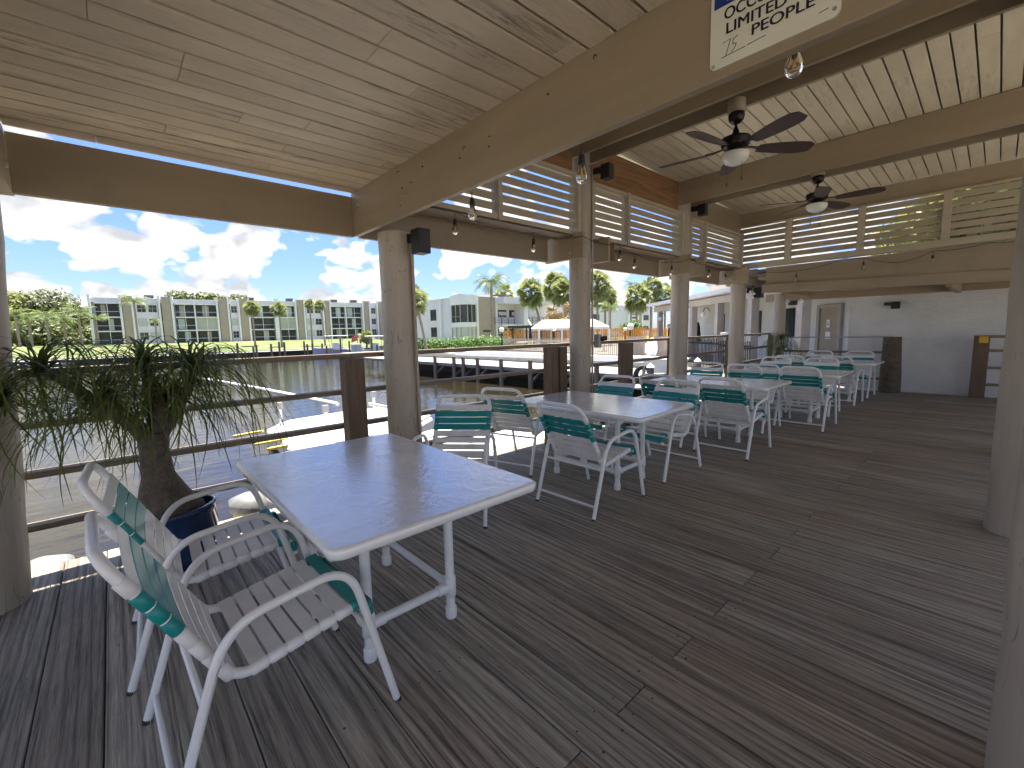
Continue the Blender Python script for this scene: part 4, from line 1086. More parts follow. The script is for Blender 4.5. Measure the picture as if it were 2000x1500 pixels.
def gtree(px, dep, toppx, gz_, rad, mat, seed, lb, **k):
    base = gd(px, dep, gz_); tree('broadleaf_tree', base, top_z(px, toppx, dep)-gz_, rad, mat, seed, lb, 'trees behind the far lawn', **k)
gtree(20, 92, 560, .5, 6.0, 'ygreen', 31, 'yellow green tree at the far left edge', n=5000, size=.42)
gtree(75, 98, 572, .6, 6.5, 'grey_green', 32, 'grey green tree left of the far grove', n=5000, size=.42)
gtree(130, 102, 568, .7, 7.0, 'grey_green', 33, 'tall grey green tree behind the far left palms', n=5500, size=.42)
gtree(172, 100, 590, .7, 4.8, 'oak', 34, 'darker green tree touching the left end of the block', n=4000, size=.40)
gtree(395, 128, 568, .7, 7.5, 'oak', 35, 'rounded green tree rising behind the roof of the long block', n=5000, size=.5)
gtree(440, 130, 574, .7, 6.0, 'oak', 36, 'smaller green crown behind the roof of the long block, right of the other', n=3800, size=.5)
for i, (px, rad) in enumerate(((40, 4.2), (85, 4.2), (150, 4.4))):
    gtree(px, 88, 622, .2, rad, 'ygreen' if i < 1 else 'oak', 40+i, ['low yellow bush under the far left palms', 'low shrub mass in the middle of the far left grove', 'low dark shrub by the left end of the block'][i], n=4500, size=.36, trunk_r=.12)

# far bank: bulkhead, dock and pilings
b = MB(); b.box(-300, 45, 75.6, 76.0, -3, -.50); tag(b.build('seawall', 'conc'), 'long low concrete seawall along the far bank', 'seawall')
dk = empty('far_dock', (10, 74, -.6), 'long weathered dock along the far bank with dark shade under it', 'dock')
b = MB(); b.box(-30, 34, 72.6, 75.5, -.72, -.62); b.build('dock_deck', 'dockwood', dk)
b = MB(); b.box(-30, 34, 74.5, 74.6, -3, -.75); b.box(-30, 34, 75.0, 75.2, -1.0, -.73); b.build('dock_frame', 'dockgrey', dk)  # full-depth sheet put in as the dark shade below the deck
for px in (352, 385, 418, 462, 493, 499, 528, 544, 554, 593, 599, 609, 628):
    p = gy(px, 660, 72.4); b = MB(); b.tube([(p.x, 72.4, -3), (p.x, 72.4, .35 + random.uniform(-.3, .5))], .15, 8); b.build('dock_piling', 'piling', dk)
# near left low dock segments seen between the plant leaves
dk = empty('far_dock', (-10, 62, -.6), 'low pale dock behind the left part of the potted palm', 'dock')
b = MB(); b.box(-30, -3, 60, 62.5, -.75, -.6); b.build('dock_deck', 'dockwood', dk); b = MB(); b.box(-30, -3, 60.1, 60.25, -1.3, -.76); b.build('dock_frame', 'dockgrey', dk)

# ------------------------------------------------------------------ right bank: seawall, dock
b = MB(); b.box(19.25, 19.62, 9.5, 33.6, -3, -.20)
sw = empty('seawall', (19.4, 20, -1), 'grey concrete seawall with a white cap behind the walkway dock', 'seawall')
b.build('wall', 'conc', sw)
b = MB(); b.box(19.20, 19.248, 9.5, 33.6, -3, -.62); b.build('under_dock_shade', 'iron', sw)  # dark strip on the wall foot stands in for shade under the dock
b = MB(); b.box(19.12, 19.9, 9.4, 27.5, -.199, .09); b.build('cap', 'trim', sw, .02)
b = MB(); b.box(19.12, 19.9, 27.51, 33.8, -.199, -.05); b.build('cap', 'conc', sw, .02)
dk = empty('walkway_dock', (18, 22, -.5), 'sunlit grey dock walkway running beside the concrete seawall', 'dock')
b = MB(); yy = 8.5
while yy < 40: b.box(16.0, 19.1, yy, yy+.14, -.50, -.46); yy += .148
b.build('dock_deck', 'dockwood', dk)
b = MB(); b.box(16.02, 16.1, 8.5, 40, -.66, -.502); b.box(18.7, 18.78, 8.5, 40, -.70, -.502); b.build('dock_frame', 'dockgrey', dk)
for px in (850, 887, 905, 933, 979, 1036, 1100, 1166):
    p = gx(px, 700, 15.92); b = MB(); b.tube([(15.90, p.y, -3), (15.90, p.y, -.02)], .12, 8); b.build('dock_piling', 'piling', dk)
    b = MB(); b.bar((16.0, p.y, -1.15), (16.7, p.y, -.70), .08, .12); b.build('brace', 'dockgrey', dk)
dk2 = empty('cross_dock', (15, 9, -.6), 'pale wooden cross dock just beyond the second and third posts', 'dock')
b = MB(); xx = 12.6
while xx < 17: b.box(xx, xx+.14, 7.6, 8.4, -.52, -.47); xx += .148
b.build('dock_deck', 'dockwood', dk2)
b = MB(); b.box(12.6, 17, 7.62, 7.7, -.72, -.522); b.build('dock_frame', 'dockgrey', dk2)
for x_ in (12.8, 14.4, 16.1):
    b = MB(); b.tube([(x_, 7.5, -3), (x_, 7.5, .2)], .11, 10); b.build('dock_piling', 'piling', dk2)
    b = MB(); b.lathe((x_, 7.5, .2), [(.13, 0), (.12, .04), (.01, .14)], 12); b.build('piling_cap', 'white', dk2)

# hedge
def hedge(px0, px1, dep, h, lb, seed, px_step=None):
    a, c = gd(px0, dep, -.1), gd(px1, dep-1.5, -.1); e = empty('hedge', a, lb, 'hedge', 'clipped hedges on the garden lawn'); blobs = []
    L = (c-a).length; n_ = max(2, int(L/.9))
    for i in range(n_+1):
        p = a.lerp(c, i/n_); blobs.append(((p.x, p.y, -.1+h*.5), (.85, .8, h*.55)))
    leafcloud(blobs, int(900*n_**.9), .10, seed).build('foliage', 'hedge', e)
hedge(818, 860, 43, 1.05, 'dark clipped hedge left of the slim palm trunk', 51); hedge(868, 905, 42, 1.1, 'long clipped hedge under the bay window', 52); hedge(905, 960, 42.5, 1.15, 'long clipped hedge under the beige panel', 53); hedge(962, 985, 38, 1.05, 'short clipped hedge at the end of the orange fence', 54)

# --- two-storey building on the right bank, corner towards us
b2 = empty('condo_building', (40, 54, -.1), 'two-storey pale blue building with a bay window corner and a beige panel', 'building')
def bp(name, mat, *bs, par=b2, bev=0):
    b = MB()
    for q_ in bs: b.box(*q_)
    return b.build(name, mat, par, bev)
TZ = top_z(897, 581, 67.3)
bp('wall', 'bldg', (40, 62, 54, 80, -.2, TZ))
bp('parapet', 'trim', (39.9, 62, 53.9, 54.2, TZ, TZ+.15), (39.9, 40.2, 54.2, 80, TZ, TZ+.15))
# bay window at the corner
b = MB(); 
for (z0, z1, mt, nm, o) in ((-.2, .0, 'trim', 'bay', 0),):
    pass
bayp = [(39.5, 57.6), (38.9, 56.6), (38.9, 54.3), (39.6, 53.3), (41.2, 53.3), (41.2, 57.6)]
def prism(pts, z0, z1, name, mat, par):
    b = MB(); n_ = len(pts); lo = [(x_, y_, z0) for x_, y_ in pts]; hi = [(x_, y_, z1) for x_, y_ in pts]
    b.add(lo+hi, [tuple(range(n_)), tuple(reversed(range(n_, 2*n_)))] + [(i, n_+i, n_+(i+1) % n_, (i+1) % n_) for i in range(n_)]); return b.build(name, mat, par)
prism(bayp, TZ-1.2, TZ+.25, 'bay', 'trim', b2); prism(bayp, 2.35, 3.05, 'bay', 'trim', b2); prism(bayp, -.2, .15, 'bay', 'trim', b2)
inner = [(39.6, 57.4), (39.05, 56.55), (39.05, 54.4), (39.7, 53.45), (41.1, 53.45), (41.1, 57.4)]
prism(inner, 3.05, TZ-1.2, 'bay_window', 'glass', b2); prism(inner, .15, 2.35, 'bay_window', 'shade', b2)
b = MB()
for (x_, y_) in ((38.98, 56.6), (38.98, 55.5), (38.98, 54.35), (39.65, 53.38), (40.4, 53.38), (41.15, 53.38)):
    b.box(x_-.05, x_+.05, y_-.05, y_+.05, .15, 2.35); b.box(x_-.05, x_+.05, y_-.05, y_+.05, 3.05, TZ-1.2)
b.box(38.93, 39.03, 54.3, 56.6, 3.9, 3.96); b.build('mullion', 'greytrim', b2)
# beige panel, windows, balconies along the front (facing -y)
def fx(px, y=54): return gx(px, 640, 1).x and (ray(px, 640).x/ray(px, 640).y*y)
bp('panel', 'beige', (fx(931), fx(965), 53.55, 54.2, -.2, TZ+.05)); bp('pilaster', 'trim', (fx(927), fx(931), 53.4, 54.2, -.2, TZ+.2), (fx(965), fx(968), 53.4, 54.2, -.2, TZ+.2))
b = MB()
for i in range(9):
    x0 = fx(940)+i*.19; b.box(x0, x0+.11, 53.50, 53.548, 1.55, 1.85)
b.build('plaque', 'iron', b2)
for (z0, z1) in ((3.9, 5.0), (.9, 1.95)):
    for a, c in ((968, 990), (994, 1005)):
        o = bp('window', 'glass', (fx(a)+.1, fx(c)-.1, 53.9, 54.05, z0, z1)); q_ = MB(); q_.box(fx(a)+.6, fx(a)+2.2 if c == 990 else fx(c)-.2, 53.85, 53.895, z0+.25, z1-.3); q_.build('blind', 'shade', o)
bp('balcony', 'trim', (fx(967), fx(1006), 52.0, 54, 2.35, 2.65))
b = MB()
for z in (2.95, 3.2, 3.45, 3.7): b.box(fx(967, 52), fx(1006, 52), 52.0, 52.04, z, z+.05)
for px in (967, 980, 993, 1005): b.box(fx(px, 52)-.03, fx(px, 52)+.03, 51.98, 52.05, 2.65, 3.75)
b.build('balcony_rail', 'iron', b2)
bp('parapet', 'bldg', (fx(966), fx(1052), 51.6, 54, TZ-1.0, TZ+.0)); bp('wall', 'bldg', (fx(1006), fx(1026), 50.5, 60, -.2, TZ-.9))
bp('parapet', 'trim', (fx(1026), fx(1075), 47.5, 55, TZ-.9, TZ+.0)); bp('pilaster', 'trim', (fx(1025, 48), fx(1028, 48), 47.6, 48.1, -.2, TZ-.9))
bp('door', 'iron', (fx(1035), fx(1046), 53.8, 54.0, 2.6, 4.9)); bp('balcony', 'trim', (fx(1028), fx(1085), 50, 54, 2.3, 2.6))
b = MB()
for z in (2.95, 3.2, 3.45, 3.7): b.box(fx(1028, 50), fx(1090, 50), 50.0, 50.04, z, z+.05)
for px in (1029, 1040, 1050, 1062, 1075, 1088): b.box(fx(px, 50)-.03, fx(px, 50)+.03, 49.98, 50.05, 2.6, 3.75)
b.build('balcony_rail', 'iron', b2)
b = MB(); b.bar((fx(1028, 49), 49, 3.6), (fx(1042, 47), 47, 1.6), .12, .3); b.build('stair_stringer', 'trim', b2)
o = bp('window', 'glass', (39.94, 40.05, 62.5, 64.2, 3.6, 5.4)); o = bp('window', 'glass', (39.94, 40.05, 62.5, 64.2, .9, 2.5))
bp('pilaster', 'trim', (39.6, 40.0, 60.6, 60.9, -.2, TZ+.1))
for px, dp in ((903, 72), (912, 74), (975, 74)):
    p = gd(px, dp, 0); bp('roof_unit', 'darkroof', (p.x-.8, p.x+.8, p.y-.8, p.y+.8, TZ, TZ+.75))
# second building further right
b3 = empty('condo_building', (70, 62, 0), 'farther pale building with a blank side and a white sign, behind the palms', 'building')
def lx3(px, y=58): return ray(px, 640).x/ray(px, 640).y*y
bp('wall', 'bldg', (lx3(1150), lx3(1275), 58, 70, -.2, 6.9), par=b3); bp('panel', 'beige', (lx3(1226), lx3(1248), 57.6, 58, -.2, 6.95), par=b3)
bp('pilaster', 'trim', (lx3(1223), lx3(1226), 57.4, 58, -.2, 7.0), (lx3(1249), lx3(1252), 57.4, 58, -.2, 7.0), par=b3)
o = bp('sign_board', 'white', (lx3(1228), lx3(1244), 57.45, 57.55, 3.6, 4.7), par=b3)
q_ = MB()
for i in range(6): q_.box(lx3(1230)+i*.42, lx3(1230)+i*.42+.3, 57.40, 57.445, 3.95, 4.35)
q_.build('lettering', 'iron', o)
for (z0, z1) in ((3.6, 4.8), (1.2, 2.2)): bp('window', 'glass', (lx3(1158), lx3(1170), 57.9, 58.05, z0, z1), par=b3); bp('window', 'glass', (lx3(1256), lx3(1266), 57.9, 58.05, z0, z1), par=b3)

# palms on the right bank
G = 'palms on the right bank'
sky_palm('fan', 831, 40, 584, -.1, 'tall cabbage palm with a round head just right of the first post', .80, (-.9, .2), seed=60, grp=G, r_=.14, n_f=90)
sky_palm('fan', 813, 44, 592, -.1, 'cabbage palm half hidden behind the first post', .75, seed=61, grp=G, r_=.14, n_f=80)
sky_palm('feather', 962, 46, 552, -.1, 'bright green feather palm standing before the beige wall', .88, seed=62, grp=G, n_f=20, L=2.9, w_=.8, r_=.17, droop=1.1)
sky_palm('fan', 988, 80, 574, -.1, 'yellowish cabbage palm crown behind the roof of the two-storey building', 1.15, seed=63, grp=G)
sky_palm('fan', 1062, 56, 574, -.1, 'golden cabbage palm with a curved trunk beside the stair', 1.15, (-2.2, 0), seed=64, grp=G, n_f=90)
sky_palm('fan', 1083, 62, 560, -.1, 'highest cabbage palm of the cluster left of the second post', 1.25, seed=65, grp=G, n_f=90)
sky_palm('fan', 1103, 60, 570, -.1, 'green cabbage palm half hidden by the second post', 1.2, seed=66, grp=G, n_f=90)
sky_palm('fan', 1167, 56, 560, -.1, 'big cabbage palm just right of the second post', 1.2, seed=67, grp=G, n_f=90)
sky_palm('fan', 1182, 60, 582, -.1, 'lower cabbage palm right of the second post', 1.1, seed=68, grp=G, n_f=80)
sky_palm('feather', 1191, 44, 602, -.1, 'small feather palm before the blank wall', .62, seed=69, grp=G, n_f=16, w_=.8)
sky_palm('fan', 1243, 56, 582, -.1, 'yellow green cabbage palm above the white sign', 1.15, seed=70, grp=G, n_f=90)
sky_palm('fan', 1271, 58, 564, -.1, 'tall dark trunked cabbage palm left of the third post', 1.0, seed=71, grp=G, n_f=90)
sky_palm('fan', 1298, 60, 580, -.1, 'cabbage palm crown touching the third post', 1.15, seed=72, grp=G, n_f=90)
sky_palm('feather', 1232, 76, 556, -.1, 'thin distant feather palm above the other crowns', .8, seed=73, grp=G, n_f=10)
tree('broadleaf_tree', gd(1097, 48, -.1), top_z(1097, 590, 48)+.1, 1.9, 'rust', 74, 'rusty orange leaved tree beside the second post', None, 5000, .09)
tree('broadleaf_tree', (30, 1.2, -.1), 9.6, 4.0, 'ygreen', 75, 'yellow green tree seen through the end louvers', None, 6500, .22)
tree('broadleaf_tree', (27, -2.2, -.1), 10.5, 5.0, 'oak', 76, 'darker tree seen through the rightmost louvers', None, 6000, .22)
tree('broadleaf_tree', gd(1230, 50, -.1), 2.6, 1.8, 'hedge', 77, 'dark shrub behind the orange fence', None, 1500, .16)

# orange picket fences, railings, tents
def picket(a, c, h, sp, w_, mat, name, lb, cat='fence', z0=-.1, rail=True, pointed=False):
    a, c = Vector(a), Vector(c); e = empty(name, a, lb, cat); d_ = (c-a); L = d_.length; d_.normalize(); nn = Vector((-d_.y, d_.x, 0)); n_ = int(L/sp)
    b = MB()
    for i in range(n_):
        p = a + d_*(i*sp + w_/2); hh = h*random.uniform(.98, 1.02)
        b.obox((p.x, p.y, z0+hh/2), d_*w_/2, nn*.012, (0, 0, hh/2))
    o = b.build('pickets', mat, e); o['kind'] = 'stuff'
    if rail:
        b = MB()
        for z in (z0+h*.2, z0+h*.85): b.bar(a.to_2d().to_3d()+Vector((0, 0, z))+nn*.03, c.to_2d().to_3d()+Vector((0, 0, z))+nn*.03, .04, .08)
        b.build('rail', mat, e)
    return e
picket(gd(983, 50, 0), gd(1035, 50, 0), 1.75, .19, .13, 'orange', 'picket_fence', 'orange picket fence section left of the closed umbrella')
picket(gd(1040, 50, 0), gd(1125, 50, 0), 1.75, .19, .13, 'orange', 'picket_fence', 'orange picket fence section behind the cream canopy')
picket(gd(1150, 49, 0), gd(1265, 48, 0), 1.75, .19, .13, 'orange', 'picket_fence', 'orange picket fence section right of the second post')
picket(gd(1267, 38, 0), gd(1400, 34, 0), 1.6, .17, .12, 'orange', 'picket_fence', 'orange picket fence section behind the third post')
picket(gd(1225, 24, 0), gd(1262, 23, 0), 1.15, .13, .115, 'greyfence', 'board_fence', 'grey tan board fence left of the round life ring')
picket(gd(1280, 23, 0), gd(1320, 21, 0), 1.15, .13, .115, 'greyfence', 'board_fence', 'grey tan board fence right of the round life ring')
picket(gd(983, 33, 0), gd(1210, 22.5, 0), 1.1, .15, .035, 'beige', 'pool_fence', 'thin cream metal fence on the seawall')
picket(gd(1345, 17.5, 0), gd(1402, 15.2, 0), 1.15, .11, .028, 'iron', 'iron_fence', 'dark iron pickets between the third and fourth posts')
picket(gd(1404, 15, 0), gd(1470, 13, 0), 1.1, .11, .028, 'iron', 'iron_fence', 'dark iron pickets beside the fourth post')
tn = empty('canopy', gd(1120, 45, -.1), 'cream peaked canopy on thin white legs by the pool', 'canopy')
z_e = 1.76; z_r = 2.55
A_, B_ = gd(1053, 42, z_e), gd(1190, 41, z_e); C_, D_ = B_ + Vector((2.2, 3.4, 0)), A_ + Vector((2.2, 3.4, 0))
for p in (A_, B_, C_, D_): p.z = z_e
dA = (B_-A_); r0 = A_.lerp(D_, .5) + dA*.12; r1 = B_.lerp(C_, .5) - dA*.12; r0.z = r1.z = z_r
b = MB(); b.add([A_, B_, C_, D_, r0, r1], [(0, 1, 5, 4), (1, 2, 5), (2, 3, 4, 5), (3, 0, 4)]); b.add([p-Vector((0, 0, .22)) for p in (A_, B_, C_, D_)] + [A_, B_, C_, D_], [(0, 1, 5, 4), (1, 2, 6, 5), (2, 3, 7, 6), (3, 0, 4, 7)]); b.build('canvas_roof', 'offwhite', tn)
for t in (0, .33, .66, 1):
    for q_ in (A_.lerp(B_, t), D_.lerp(C_, t)):
        b = MB(); b.box(q_.x-.07, q_.x+.07, q_.y-.07, q_.y+.07, -.1, z_e-.2); b.build('leg', 'white', tn)
cp = empty('carport', gd(1035, 48, 0), 'dark flat carport roof behind the orange fence', 'carport')
p0, p1 = gd(993, 50, 0), gd(1085, 47, 0)
b = MB(); d_ = (p1-p0); d_.z = 0; n_ = Vector((-d_.y, d_.x, 0)).normalized(); b.obox(((p0+p1)/2).to_2d().to_3d()+Vector((0, 0, 2.0))+n_*1.5, d_/2, n_*1.6, (0, 0, .14)); b.build('roof', 'darkroof', cp)
b = MB()
for t in (.1, .4, .7, .95): q_ = p0.lerp(p1, t); b.box(q_.x-.06, q_.x+.06, q_.y-.06, q_.y+.06, -.1, 1.86)
b.build('legs', 'iron', cp)['kind'] = 'stuff'
def umbrella(px, dp, h, lb):
    p = gd(px, dp, 0); e = empty('closed_umbrella', (p.x, p.y, -.1), lb, 'umbrella', 'closed navy umbrellas')
    b = MB(); b.tube([(p.x, p.y, -.1), (p.x, p.y, h)], .025, 8); b.build('pole', 'iron', e)
    b = MB(); b.tube([(p.x, p.y, h*.35), (p.x, p.y, h*.45), (p.x, p.y, h*.9), (p.x, p.y, h+.05)], [.12, .17, .10, .03], 10); b.build('canopy', 'navy', e)
umbrella(1036, 40, 1.95, 'closed navy umbrella before the orange fence'); umbrella(1363, 24, top_z(1363, 631, 24), 'closed navy umbrella between the third and fourth posts')
def globe(px, py, dp, r_, lb):
    p = gd(px, dp, 0); z = top_z(px, py, dp); e = empty('globe_lamp', (p.x, p.y, -.1), lb, 'lamp', 'white globe lamps on black posts')
    b = MB(); b.tube([(p.x, p.y, -.1), (p.x, p.y, z-r_*.9)], .05, 8); b.build('lamp_post', 'iron', e)
    b = MB(); b.lathe((p.x, p.y, z), [(r_*math.sin(PI*i/10)+.0005, -r_*math.cos(PI*i/10)) for i in range(11)], 18); b.build('globe', 'white', e)
globe(980, 644, 36, .2, 'white globe lamp at the left end of the orange fence'); globe(1082, 642, 36, .2, 'white globe lamp in front of the cream canopy'); globe(1231, 638, 30, .22, 'larger white globe lamp left of the third post')
globe(1221, 643, 44, .18, 'small white globe lamp beside the larger one'); globe(1306, 637, 27, .13, 'white globe lamp partly behind the third post')
# pool furniture: pale tables and chairs by the fence
for i, (px, dp) in enumerate(((1020, 36), (1045, 38), (1070, 37), (1092, 36), (1110, 35), (1180, 32))):
    p = gd(px, dp, 0); e = empty('pool_table', (p.x, p.y, -.1), ['pale pool table farthest left behind the cream fence', 'pale pool table second from the left behind the cream fence', 'pale pool table left of the globe lamp by the canopy', 'pale pool table right of the globe lamp by the canopy', 'pale pool table close to the second post', 'pale pool table right of the second post'][i], 'table', 'pool tables on the terrace')
    b = MB(); b.lathe((p.x, p.y, .58), [(.5, 0), (.52, .02), (.5, .04), (.0005, .045)], 18); b.build('tabletop', 'offwhite', e)
    b = MB(); b.tube([(p.x, p.y, -.1), (p.x, p.y, .58)], .04, 8); b.build('leg', 'offwhite', e)
e = empty('life_ring', gd(1274, 22, .5), 'white oval life ring on the board fence', 'life ring')
p = gd(1274, 21.8, 0); b = MB(); b.tube([(p.x+.22*math.cos(t)*.74, p.y-.22*math.cos(t)*.67, .52+.42*math.sin(t)) for t in [2*PI*i/20 for i in range(21)]], .07, 8, False); b.build('ring', 'white', e)
b = MB(); b.obox((p.x, p.y+.05, .52), (.13, -.12, 0), (.02, .02, 0), (0, 0, .38)); b.build('board', 'trim', e)

# hose, boxes on the terrace edge
e = empty('dock_box', (15.3, 8.0, -.47), 'white storage box on the cross dock', 'box')
p = gd(1300, 15.5, 0); e.location = (p.x, p.y, -.1)
b = MB(); b.obox((p.x, p.y, .12), (.5, -.45, 0), (.2, .22, 0), (0, 0, .22)); b.build('box_body', 'white', e, .02); b = MB(); b.obox((p.x, p.y, .36), (.53, -.48, 0), (.22, .24, 0), (0, 0, .025)); b.build('lid', 'trim', e, .01)
p = gd(1258, 14.2, 0); e = empty('hose_reel', (p.x, p.y, -.45), 'coiled grey hose on a stand beside the third post', 'hose')
b = MB()
for k in range(5):
    b.tube([(p.x+.30*math.cos(t)*.74*(1-.08*k), p.y-.30*math.cos(t)*.67*(1-.08*k), -.05+.30*math.sin(t)*(1-.06*k)) for t in [2*PI*i/20 for i in range(21)]], .04, 6, False)
b.build('hose', 'darkroof', e); b = MB(); b.tube([(p.x, p.y, -1.6), (p.x, p.y, .25)], .05, 8); b.build('stand', 'metal', e)

# ------------------------------------------------------------------ colonnade building behind the end of the deck
cb = empty('colonnade_building', (17, 4, 0), 'white stucco clubhouse with a taupe colonnade beyond the end of the deck', 'building')
O = Vector((18.8, 7.5, 0)); cdv = Vector((.67, .742, 0)).normalized(); cn = Vector((cdv.y, -cdv.x, 0))   # cn: away from us, to the right
def cbx(b, t0, t1, o0, o1, z0, z1):
    c = O + cdv*((t0+t1)/2) + cn*((o0+o1)/2); c.z = (z0+z1)/2; b.obox(c, cdv*(t1-t0)/2, cn*(o1-o0)/2, (0, 0, (z1-z0)/2)); return b
def tpar(px, off=0.0):
    dd = ray(px, 640); Q = O + cn*off; D = dd.x*(-cdv.y) + cdv.x*dd.y
    # EYE + a*dd = Q + t*cdv
    a = (Q.x*(-cdv.y) + cdv.x*Q.y)/D; return ((dd.x*a-Q.x)*cdv.x + (dd.y*a-Q.y)*cdv.y)
def cpart(name, mat, *bs, bev=0, par=cb):
    b = MB()
    for q_ in bs: cbx(b, *q_)
    return b.build(name, mat, par, bev)
for px in (1289, 1354, 1404, 1470, 1568):
    t = tpar(px); cpart('column', 'greytrim', (t-.14, t+.14, -.14, .14, -.1, 2.45), bev=.01)
cpart('eave_beam', 'greytrim', (-7.5, 9.2, -.12, .12, 2.451, 2.75)); cpart('porch_roof', 'trim', (-7.5, 9.3, -.55, 2.6, 2.80, 2.95)); cpart('porch_ceiling', 'soffit', (-7.5, 9.2, .13, 2.45, 2.72, 2.79))
cpart('wall', 'stucco', (-7.2, 11, 2.5, 2.8, -.1, 3.3))
cpart('upper_roof', 'roof', (-1.2, 5.0, 1.2, 8, 3.55, 3.75)); cpart('upper_fascia', 'greytrim', (-1.2, 5.0, 1.3, 1.5, 3.1, 3.549))
t = tpar(1618, 2.5); dr = cpart('door', 'beige', (t-.55, t+.35, 2.44, 2.498, -.05, 2.03), bev=.005)
cpart('door_frame', 'greytrim', (t-.72, t-.56, 2.38, 2.499, -.05, 2.17), (t+.36, t+.5, 2.38, 2.499, -.05, 2.17), (t-.559, t+.359, 2.38, 2.499, 2.04, 2.17), bev=.005)
cpart('door_sign', 'white', (t-.18, t-.02, 2.41, 2.439, 1.35, 1.62), par=dr); cpart('door_sign', 'white', (t-.22, t+.02, 2.41, 2.439, .95, 1.2), par=dr)
o = cpart('pictogram', 'iron', (t-.115, t-.085, 2.40, 2.409, 1.42, 1.52), (t-.11, t-.09, 2.40, 2.409, 1.54, 1.57), par=dr)
for px0, px1 in ((1478, 1487), (1536, 1552), (1405, 1415)):
    ta, tb = tpar(px0, 2.5), tpar(px1, 2.5); ta, tb = min(ta, tb), max(ta, tb)
    cpart('window', 'glass', (ta, tb, 2.44, 2.498, 1.0, 2.15)); 
for px, lb in ((1391, 'gooseneck lamp with a white shade on the colonnade, left of the fourth post'), (1303, 'gooseneck lamp with a white shade beside the third post')):
    t = tpar(px); p = O + cdv*t; e = empty('porch_lamp', (p.x, p.y, 2.4), lb, 'lamp', 'gooseneck porch lamps')
    b = MB(); b.tube([p-cn*.14+Vector((0, 0, 2.15)), p-cn*.2+Vector((0, 0, 2.3)), p-cn*.36+Vector((0, 0, 2.3)), p-cn*.42+Vector((0, 0, 2.12))], .015, 6); b.build('arm', 'iron', e)
    q_ = p-cn*.42; b = MB(); b.lathe((q_.x, q_.y, 1.98), [(.13, 0), (.10, .05), (.03, .12), (.02, .15)], 14); b.build('lamp_shade', 'white', e)
    b = MB(); b.lathe((q_.x, q_.y, 1.94), [(.0005, -.05), (.045, -.03), (.05, .02), (.02, .05)], 12); b.build('bulb', 'opal', e)
# shaded wall at the deck end
wl = empty('stucco_wall', (12.6, 0, 0), 'rough white stucco wall in shade behind the end of the deck', 'wall')
b = MB(); b.box(12.5, 12.75, -6, 2.34, -.3, 2.9); b.box(12.75, 18.5, 2.15, 2.34, -.3, 2.9); b.build('wall', 'stucco', wl)

# ------------------------------------------------------------------ floating things near the deck
fl = empty('floating_platform', (5, 12, -1.2), 'white floating boat platform on the water beyond the railing', 'boat platform')
b = MB()
outl = [(2.75, 10.6), (2.9, 13.2), (3.4, 13.9), (5.2, 14.1), (6.6, 13.9), (7.0, 12.8), (6.9, 11.2), (5.6, 10.2), (3.6, 9.9)]
zt = -1.02; lo = [(x_, y_, -1.45) for x_, y_ in outl]; hi = [(x_, y_, zt) for x_, y_ in outl]; n_ = len(outl)
b.add(lo+hi, [tuple(range(n_)), tuple(reversed(range(n_, 2*n_)))] + [(i, n_+i, n_+(i+1) % n_, (i+1) % n_) for i in range(n_)]); b.build('hull', 'hull', fl, .10)
inn = [(x_*.93+.45, y_*.93+.84) for x_, y_ in outl]
b = MB(); b.add([(x_, y_, zt+.003) for x_, y_ in inn] + [(x_, y_, zt+.05) for x_, y_ in inn], [tuple(reversed(range(n_, 2*n_)))] + [(i, n_+i, n_+(i+1) % n_, (i+1) % n_) for i in range(n_)]); b.build('deck_panel', 'hull', fl, .02)
for i, (x_, y_) in enumerate(((3.25, 13.1), (3.95, 11.6), (6.0, 13.2))):
    b = MB(); b.tube([(x_, y_, -1.0), (x_, y_, -.52)], .045, 8); o = b.build('guide_post', 'white', fl); q_ = MB(); q_.box(x_-.07, x_+.07, y_-.06, y_+.06, -.52, -.34); q_.build('cleat', 'metal', o)
b = MB()
for i in range(5): b.bar((2.15+i*.10, 13.3-i*.72, -1.12), (2.75+i*.10, 12.9-i*.72, -1.02), .14, .05)
b.build('bumper', 'gold', fl)
b = MB(); b.bar((5.2, 9.5, -1.15), (6.6, 9.9, -1.15), .5, .08); b.bar((4.0, 9.3, -1.2), (6.2, 9.3, -1.2), .1, .1); b.build('side_frame', 'offwhite', fl)
b = MB(); b.tube([(5.3, 14.4, -.78), (4.3, 20.0, -.62), (3.2, 26.0, -.5)], .07, 8); tag(b.build('white_pole', 'white'), 'long white pole reaching over the water from the floating platform', 'pole')
b = MB(); b.tube([(6.2, 12.4, -1.0), (6.2, 12.4, -.80), (5.7, 12.9, -.66)], .05, 8); tag(b.build('roller_arm', 'metal'), 'short angled roller arm on the floating platform', 'roller')
sl_ = empty('floating_dock', (7, 8, -1.1), 'sunlit white floating dock just below the deck edge between the first and second tables', 'dock')
b = MB(); b.box(4.6, 7.7, 4.9, 8.2, -1.35, -1.0); b.build('float', 'hull', sl_, .04)
b = MB()
for k in range(3): b.box(4.72+k*.98, 5.62+k*.98, 5.0, 8.1, -.998, -.985)
b.build('tread_panel', 'white', sl_, .003)
